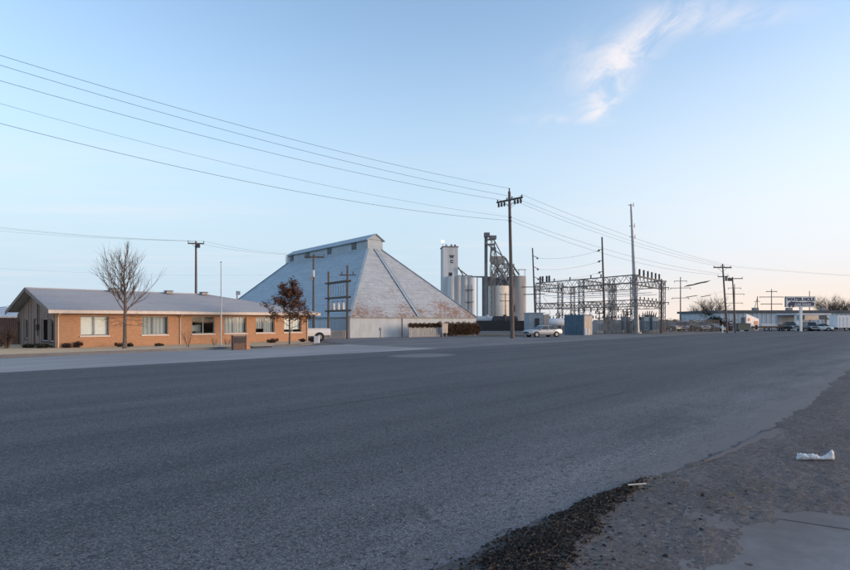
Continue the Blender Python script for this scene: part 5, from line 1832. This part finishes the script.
for i, yy in enumerate((249, 260, 271)):
    wire(tkp + Vector((-3 * tkp.y / F * .9 - .95, -.2, zat(yy, tkp.y) - .4)), tk2p + Vector((-.1, -.2, zat((257, 268, 278)[i], 100) - .2)), .5, f'{["upper", "middle", "lower"][i]} slack wire between the two substation side-insulator poles', .014)

# container-like shed, control house, tank behind the car
root = thing('blue_shed', 'blue corrugated metal shed with a tan end wall beside the substation', 'shed', at(584, 79), 0)
ax_, bx2 = Vector((-RC, RS, 0)), Vector((RS, RC, 0))
Lb, Lt, hb = 3.0, 2.4, 2.7
m_ = MB(); m_.slab([(0, 0, 0), ax_ * Lb, ax_ * Lb + Vector((0, 0, hb)), (0, 0, hb)], .06)
m_.build('door_wall', 'container_blue', root)
for k in range(9):
    q = ax_ * (.16 + k * .335) - bx2 * .06
    m_ = MB(); m_.box((q.x, q.y, hb / 2), (.16, .12, hb - .2), atan2(ax_.y, ax_.x)); m_.build('rib', 'container_blue', root)
m_ = MB(); m_.slab([(0, 0, 0), (0, 0, hb), bx2 * Lt + Vector((0, 0, hb)), bx2 * Lt], .06)
m_.slab([bx2 * Lt, bx2 * Lt + Vector((0, 0, hb)), bx2 * Lt + ax_ * Lb + Vector((0, 0, hb)), bx2 * Lt + ax_ * Lb], .06); m_.build('end_wall', 'shed_tan', root)
c4 = [(-ax_ - bx2) * .08, bx2 * (Lt + .08) - ax_ * .08, bx2 * (Lt + .08) + ax_ * (Lb + .08), ax_ * (Lb + .08) - bx2 * .08]
m_ = MB(); m_.prism([(v.x, v.y) for v in c4], hb + .002, hb + .14); m_.build('roof', 'container_blue', root)
for i, pxb in enumerate((585.5, 588.5)):
    q = ground(pxb, 335.2); o = MB().lathe((0, 0, 0), [(.11, 0), (.11, .85), (.06, .95)], 10).build('bollard', 'white_paint', None, True); o.location = q
    tag(o, ['left', 'right'][i] + ' white bollard before the tan wall of the blue shed', 'bollard', 'white bollards by the blue shed')
root = thing('control_house', 'small grey-blue control house with pale side wall behind the silver car', 'shed', at(535, 92), 0)
m_ = MB(); m_.box((0, 1.2, 1.6), (2.4, 2.4, 3.2), radians(10)); m_.build('wall', 'gear_blue', root)
m_ = MB(); m_.box((1.75, 1.5, 1.5), (1.0, 2.2, 3.0), radians(10)); m_.build('annex', 'shed_tan', root)
m_ = MB(); m_.box((.1, 1.2, 3.26), (2.7, 2.7, .12), radians(10)); m_.build('roof', 'tank_grey', root)
m_ = MB(); m_.box((.35, -.06, 1.3), (.7, .06, 2.2), radians(10)); m_.build('door', 'lettering', root)
root = thing('white_tank', 'white horizontal fuel tank on saddles behind the silver car', 'tank', at(556.5, 90), radians(3))
m_ = MB(); m_.lathe((-1.0, 0, 1.75), [(.15, -.25), (.5, -.15), (.62, 0), (.62, 2.0), (.5, 2.15), (.15, 2.25)], 18, 'x'); m_.build('shell', 'white_paint', root, True)
for x_ in (-.7, .7): m_ = MB(); m_.box((x_, 0, .6), (.2, .9, 1.2)); m_.build('saddle', 'steel_grey', root)


def chain_fence(label, p, q, n, ht=2.1):
    root = thing('chain_link_fence', label, 'fence', p, 0, 'chain link fences round the substation and yard')
    d_ = Vector(q) - Vector(p)
    for i in range(n + 1):
        m_ = MB(); c_ = d_ * i / n; m_.tube(c_, c_ + Vector((0, 0, ht)), .035, .035, 6); m_.build('post', 'steel_lattice', root)
    m_ = MB(); m_.tube((0, 0, ht), d_ + Vector((0, 0, ht)), .022, .022, 6); m_.build('top_rail', 'steel_lattice', root)
    m_ = MB(); m_.add([(0, 0, .05), d_ + Vector((0, 0, .05)), d_ + Vector((0, 0, ht)), (0, 0, ht)], [(0, 1, 2, 3)]); m_.build('wire_mesh', 'chain_link', root)


chain_fence('chain link fence along the front of the substation', ground(592, 333.6), ground(660, 332.9), 10)
chain_fence('chain link fence in front of the equipment yard', ground(664, 332.8), ground(719, 331.6), 10)

# equipment yard: parked vehicles packed behind the fence
kinds = [('pickup', 'car_dark', 'black pickup', 668), ('suv', 'car_grey', 'grey utility vehicle', 676.5), ('pickup', 'car_blue', 'dark blue pickup', 684.5), ('sedan', 'car_dark', 'black sedan', 692), ('pickup', 'car_grey', 'grey pickup', 700), ('suv', 'car_dark', 'black utility vehicle', 708), ('sedan', 'car_grey', 'grey sedan', 714)]
pos = ['leftmost in', 'second from left in', 'third from left in', 'in the middle of', 'third from right in', 'second from right in', 'rightmost in']
for i, (kd, pt, nm, px0) in enumerate(kinds):
    vehicle('parked_car', f'{nm} {pos[i]} the fenced equipment yard', at(px0, 108 + (i % 2) * 5), radians(-70 - 25 * (i % 3)), kd, pt, 'vehicles in the fenced yard')
rng = random.Random(77)
for i, px0 in enumerate((672, 680.5, 689, 697, 705)):
    root = thing('farm_implement', ['rusty disc harrow leftmost behind the yard cars', 'grey seed drill second behind the yard cars', 'rusty plough frame in the middle of the yard', 'grey tool bar behind the grey pickup', 'folded brown cultivator right of the yard'][i], 'farm implement', at(px0, 122), rng.uniform(-.3, .3), 'farm implements in the yard')
    m_ = MB()
    for k in range(4): m_.bar((-1.6, k * .5, 1.0 + .1 * k), (1.6, k * .5, 1.0 + .1 * k), .12)
    m_.bar((-1.2, 0, 1), (-1.2, 1.6, 1.3), .12); m_.bar((1.2, 0, 1), (1.2, 1.6, 1.3), .12); m_.bar((0, 0, 1), (.1, -.8, 2.3), .12); m_.bar((.1, -.8, 2.3), (0, 1.2, 1.2), .1); m_.build('tool_frame', 'brick_dark' if i % 2 == 0 else 'steel_grey', root)
    for k in range(5):
        m_ = MB(); m_.lathe((-1.4 + k * .7, 0, .45), [(.45, 0), (.45, .06)], 14, 'x'); m_.build('disc', 'steel_grey', root)

# ================================================================== FAR RIGHT
WY = 145.0
kw = WY / F
root = thing('warehouse', 'long low pale metal warehouse with dark roof edge at the right', 'warehouse', at(718, WY), 0)
Lw = 46.0
m_ = MB(); m_.span((0, 0, 0), (Lw, 22, zat(312.8, WY))); m_.build('wall', 'metal_blue', root)
m_ = MB(); m_.span((-.5, -.5, zat(312.7, WY)), (Lw + .5, 22.5, zat(310.3, WY))); m_.build('roof', 'roof_dark', root)
for k in range(38):
    m_ = MB(); m_.box((.6 + k * 1.2, -.05, zat(312.8, WY) / 2), (.12, .09, zat(312.8, WY) - .1)); m_.build('panel_rib', 'metal_white', root)
m_ = MB(); m_.span((6, -.12, 0), (9.5, -.06, 2.9)); m_.build('roller_door', 'roof_dark', root)
for k, q in enumerate((13, 22, 31)):
    m_ = MB(); m_.box((q, 6, zat(310.3, WY) + .4), (1.2, 1.2, .8)); m_.build('roof_vent', 'steel_grey', root)
root = thing('side_hall', 'darker low hall at the left end of the warehouse', 'warehouse', at(716, 152), 0)
m_ = MB(); m_.box((0, 3, 1.5), (5, 6, 3.0)); m_.build('wall', 'far_scrub', root)
m_ = MB(); m_.box((0, 3, 3.1), (5.4, 6.4, .25)); m_.build('roof', 'roof_dark', root)

# white shop wall with orange panels
p = ground(746.5, 331.0)
root = thing('white_shop', 'white wall of a small shop with slanting top and orange panels', 'shop', p, 0)
dr = Vector((.82, .57, 0)); dn = Vector((-dr.y, dr.x, 0))
L = 5.0
m_ = MB(); m_.slab([Vector((0, 0, 0)), dr * L, dr * L + Vector((0, 0, 2.35)), Vector((0, 0, 3.35))], .25); m_.build('wall', 'white_paint', root)
m_ = MB(); m_.slab([dr * .02 + dn * .26, dr * L + dn * .26, dr * L + dn * 3.0, dn * 3.0][::-1], -2.3); m_.build('rear_body', 'metal_white', root)
for a_, b_, z0_, z1_ in ((.5, 1.3, 1.9, 2.5), (3.0, 4.5, 1.25, 1.95)):
    m_ = MB(); m_.slab([dr * a_ - dn * .04 + Vector((0, 0, z0_)), dr * b_ - dn * .04 + Vector((0, 0, z0_)), dr * b_ - dn * .04 + Vector((0, 0, z1_)), dr * a_ - dn * .04 + Vector((0, 0, z1_))], .03); m_.build('orange_panel', 'orange_panel', root)
m_ = MB(); m_.slab([dr * 3.4 - dn * .05 + Vector((0, 0, .3)), dr * 4.4 - dn * .05 + Vector((0, 0, .3)), dr * 4.4 - dn * .05 + Vector((0, 0, 1.15)), dr * 3.4 - dn * .05 + Vector((0, 0, 1.15))], .03); m_.build('window', 'car_glass', root)

# roadside sign
SY = 108.0
ks = SY / F
root = thing('roadside_sign', 'white roadside sign reading WATER HOLE on a single white post', 'sign', at(800, SY), radians(4))
sw, sh = 31 * ks, 10.6 * ks
zc_ = zat(301.8, SY)
m_ = MB(); m_.box((0, 0, zc_), (sw, .35, sh)); cab_ = m_.build('sign_cabinet', 'steel_grey', root)
m_ = MB(); m_.box((0, -.19, zc_), (sw - .16, .03, sh - .16)); m_.build('sign_face', 'sign_white', cab_)
m_ = MB(); m_.box((.15, 0, (zc_ - sh / 2) / 2), (.42, .36, zc_ - sh / 2)); m_.build('post', 'white_paint', root)


def lettering(body, size, x_, z_, parent, m, ysp=-.215, xs=1.0, shear=0.0, off=.02):
    cu = bpy.data.curves.new('lettering', 'FONT'); cu.body = body; cu.size = size; cu.extrude = .006; cu.offset = off; cu.align_x = 'CENTER'; cu.shear = shear
    to = bpy.data.objects.new('tmp', cu); col.objects.link(to)
    dg = bpy.context.evaluated_depsgraph_get(); mesh_ = bpy.data.meshes.new_from_object(to.evaluated_get(dg)); bpy.data.objects.remove(to, do_unlink=True)
    mesh_.materials.clear(); mesh_.materials.append(M[m])
    lo = bpy.data.objects.new('lettering', mesh_); col.objects.link(lo); lo.parent = parent
    lo.location = (x_, ysp, z_); lo.rotation_euler = (pi / 2, 0, 0); lo.scale = (xs, 1, 1)


lettering('WATER HOLE', .86, 0, zc_ + .18, cab_, 'sign_blue', xs=1.02, off=.055)
# dark band: a swoosh, with the second line of pale letters in it
m_ = MB(); sw2 = sw / 2
band = [(-sw2 + .25, -.78), (sw2 - .3, -.78), (sw2 - .2, -.15), (sw2 - .9, .02), (.6, -.10), (-1.2, -.02), (-1.9, .06), (-sw2 + .5, -.18)]
m_.slab([(x_, -.211, zc_ + z_) for x_, z_ in band], .004); m_.build('dark_band', 'sign_blue', cab_)
lettering('CAR WASH', .55, .35, zc_ - .68, cab_, 'sign_white', ysp=-.232, xs=1.15, shear=.25, off=.01)
for sx in (-2.2, -1.5): 
    m_ = MB(); m_.lathe((sx, -.25, zc_ - .92), [(.16, 0), (.16, .3)], 14, 'y'); m_.build('emblem_wheel', 'sign_blue', cab_)

# car wash
p = at(813, 118)
root = thing('car_wash', 'small white car wash with open bays and warm cream front fascia', 'car wash', p, radians(3))
kc = 118 / F
def cx_(px): return (px - 813) * kc
zr = zat(315, 118)
for a_, b_ in ((796, 799.5), (827.5, 830.5), (811, 812)):
    m_ = MB(); m_.span((cx_(a_), 0, 0), (cx_(b_), .7, zr)); m_.build('pillar', 'white_paint', root)
m_ = MB(); m_.span((cx_(796), 6, 0), (cx_(830), 6.2, zr)); m_.build('back_wall', 'metal_blue', root)
m_ = MB(); m_.span((cx_(796) - .2, -.3, zr + .002), (cx_(830) + .2, 6.4, zr + .35)); m_.build('roof', 'metal_white', root)
m_ = MB(); m_.span((cx_(803), -.40, zat(320, 118)), (cx_(817.5), -.305, zat(315.4, 118))); m_.build('fascia', 'cream_panel', root)
m_ = MB(); m_.slab([(cx_(818), -.38, zat(319.5, 118)), (cx_(829), -.38, zat(319.5, 118)), (cx_(824), -.38, zat(315.2, 118)), (cx_(818), -.38, zat(315.2, 118))], .05); m_.build('gable_panel', 'roof_dark', root)
m_ = MB(); m_.span((cx_(797), -.35, zat(319.5, 118)), (cx_(803) - .01, -.302, zat(315.4, 118))); m_.build('dark_panel', 'roof_dark', root)
m_ = MB(); m_.span((cx_(801), 1.5, 0), (cx_(804), 2.2, 2.0)); m_.build('vacuum_unit', 'cream_panel', root)

vehicle('parked_car', 'grey minivan parked before the car wash bay', at(810.5, 110), radians(255), 'suv', 'car_grey', None, 'car')
vehicle('parked_car', 'white sedan parked just right of the grey minivan', at(818.5, 112), radians(-20), 'sedan', 'car_white', None, 'car')
vehicle('pickup_truck', 'dark pickup parked left of the car wash', at(788.5, 111), radians(265), 'pickup', 'car_dark', None, 'truck')
vehicle('parked_car', 'red sedan half hidden right of the white sedan', at(823.5, 116), radians(-30), 'sedan', 'car_red', None, 'car')

p = at(845, 112)
root = thing('box_trailer', 'long white box trailer at the right frame edge', 'trailer', p, radians(2))
m_ = MB(); m_.box((.6, 0, 1.85), (5.9, 2.2, 2.4)); m_.build('box', 'white_paint', root)
m_ = MB(); m_.box((.4, 0, .62), (6.0, 1.8, .16)); m_.bar((-2.6, 0, .6), (-3.6, 0, .5), .14); m_.build('chassis', 'car_dark', root)
for x_ in (-.6, .4): wheel(root, x_, -1.0, .36)
for k in range(8): m_ = MB(); m_.box((-1.9 + k * .75, -1.115, 1.75), (.06, .03, 1.9)); m_.build('panel_rib', 'metal_white', root)

root = thing('flatbed_trailer', 'low brown flatbed trailer loaded with pale boards', 'trailer', at(770, 111), radians(4))
m_ = MB(); m_.box((0, 0, .75), (6.2, 2.2, .3)); m_.build('deck', 'brick_dark', root)
for x_ in (-1.6, -.7, 1.9): wheel(root, x_, -1.0, .36)
for k in range(4): m_ = MB(); m_.box((-.6 + .1 * k, -.4 + .2 * k, .98 + .11 * k), (3.2, .9, .1)); m_.build('board', 'white_paint' if k % 2 else 'tank_grey', root)
root = thing('dumpster', 'olive grey steel dumpster left of the white shop wall', 'dumpster', at(742, 108), radians(3))
m_ = MB(); m_.box((0, 0, .85), (2.3, 1.4, 1.2), 0, 1.08); m_.build('bin', 'olive', root)
m_ = MB(); m_.box((0, 0, 1.5), (2.55, 1.6, .08)); m_.build('lid', 'roof_dark', root)
for x_ in (-.9, .9): m_ = MB(); m_.box((x_, 0, .12), (.2, 1.2, .25)); m_.build('skid', 'car_dark', root)
root = thing('stacked_crates', 'dark stacked crates beside the leaning pole', 'crates', at(719, 112), 0)
rng = random.Random(6)
for k in range(5): m_ = MB(); m_.box((-.9 + k * .75, rng.uniform(-.2, .3), .5 + .25 * (k % 2)), (.7, .8, 1.0 + .5 * (k % 2)), rng.uniform(-.2, .2)); m_.build('crate', 'brick_dark' if k % 2 else 'car_dark', root)
o = MB().lathe((0, 0, 0), [(.1, 0), (.1, 1.25), (.05, 1.35)], 10).build('marker_post', 'white_paint', None, True); o.location = ground(722.5, 333.0)
tag(o, 'short white marker post left of the leaning pole base', 'post')
root = thing('brick_annex', 'red-brown brick annex behind the car wash right pillar', 'building', at(836, 150), 0)
m_ = MB(); m_.box((1.6, 2, 1.9), (5.5, 5, 3.8)); m_.build('wall', 'brick_red', root)
m_ = MB(); m_.box((1.6, 2, 3.9), (5.9, 5.4, .25)); m_.build('roof', 'roof_dark', root)


# far bare trees
def far_tree(px, Y, top, wpx, label, seed, base_m='twig', trunk_h=.25):
    rng = random.Random(seed); k = Y / F
    ht = zat(top, Y)
    root = thing('bare_tree', label, 'tree', at(px, Y), 0, 'bare trees in the distance')
    m_ = MB(); m_.path([(0, 0, -.1), (.1, 0, ht * .2), (0, 0, ht * .4)], [.28, .22, .16], 8); m_.build('trunk', 'bark', root)
    m_ = MB()
    sp = wpx * k / 2
    for i in range(13):
        a_ = i * 2.4
        grow(m_, rng, (0, 0, ht * rng.uniform(.18, .38)), (cos(a_) * sp / ht * 1.5, sin(a_) * sp / ht * 1.5, .75), ht * .36, .17, 1, 4, .6, .1, 3, None, (2, 4))
    m_.build('crown', base_m, root, fix=False)


far_tree(712, 150, 297.5, 32, 'round bare brown tree left of the leaning pole', 41)
far_tree(828, 170, 296, 26, 'bare brown tree right of the roadside sign', 42)
far_tree(840, 165, 300, 24, 'bare brown tree at the right frame edge', 43)
far_tree(700, 190, 303, 22, 'low bare tree behind the equipment yard', 44)
far_tree(846, 185, 298, 26, 'bare tree cut by the right frame edge', 45)
root = thing('evergreen_shrub', 'dark rounded evergreen shrub left of the warehouse', 'shrub', at(713.5, 128), 0)
m_ = MB(); rng = random.Random(3)
for k in range(12): leaves(m_, rng, (rng.uniform(-1.3, 1.3), rng.uniform(-.6, .6), rng.uniform(.8, 2.5)), (.8, .7, .8), 260, .13, hollow=.1)
m_.build('foliage', 'evergreen', root, fix=False)
m_ = MB(); m_.tube((0, 0, 0), (0, 0, 1.2), .12, .08, 8); m_.build('stem', 'bark', root)

# low dark scrub and roofs far off along the horizon: reads as one mass
m_ = MB(); rng = random.Random(99)
for k in range(260):
    x_ = rng.uniform(-420, 620); y_ = 430 + rng.uniform(-20, 60)
    leaves(m_, rng, (x_, y_, 1.2), (rng.uniform(3, 7), 2.5, rng.uniform(1.2, 2.6)), 46, .9, hollow=0)
o = m_.build('distant_scrub', 'far_scrub', None, fix=False); tag(o, 'dark low scrub in the far distance along the horizon', 'scrub', kind='stuff')
m_ = MB(); rng = random.Random(98)
for k in range(150):
    x_ = rng.uniform(50, 70) if k < 95 else rng.uniform(98, 112); y_ = rng.uniform(126, 136)
    leaves(m_, rng, (x_, y_, .8), (1.4, .8, rng.uniform(.9, 1.9) if k < 95 else rng.uniform(1.2, 3.4)), 70, .25, hollow=0)
o = m_.build('yard_brush', 'far_scrub', None, fix=False); tag(o, 'brown brush behind the equipment yard and before the warehouse right end', 'brush', kind='stuff')
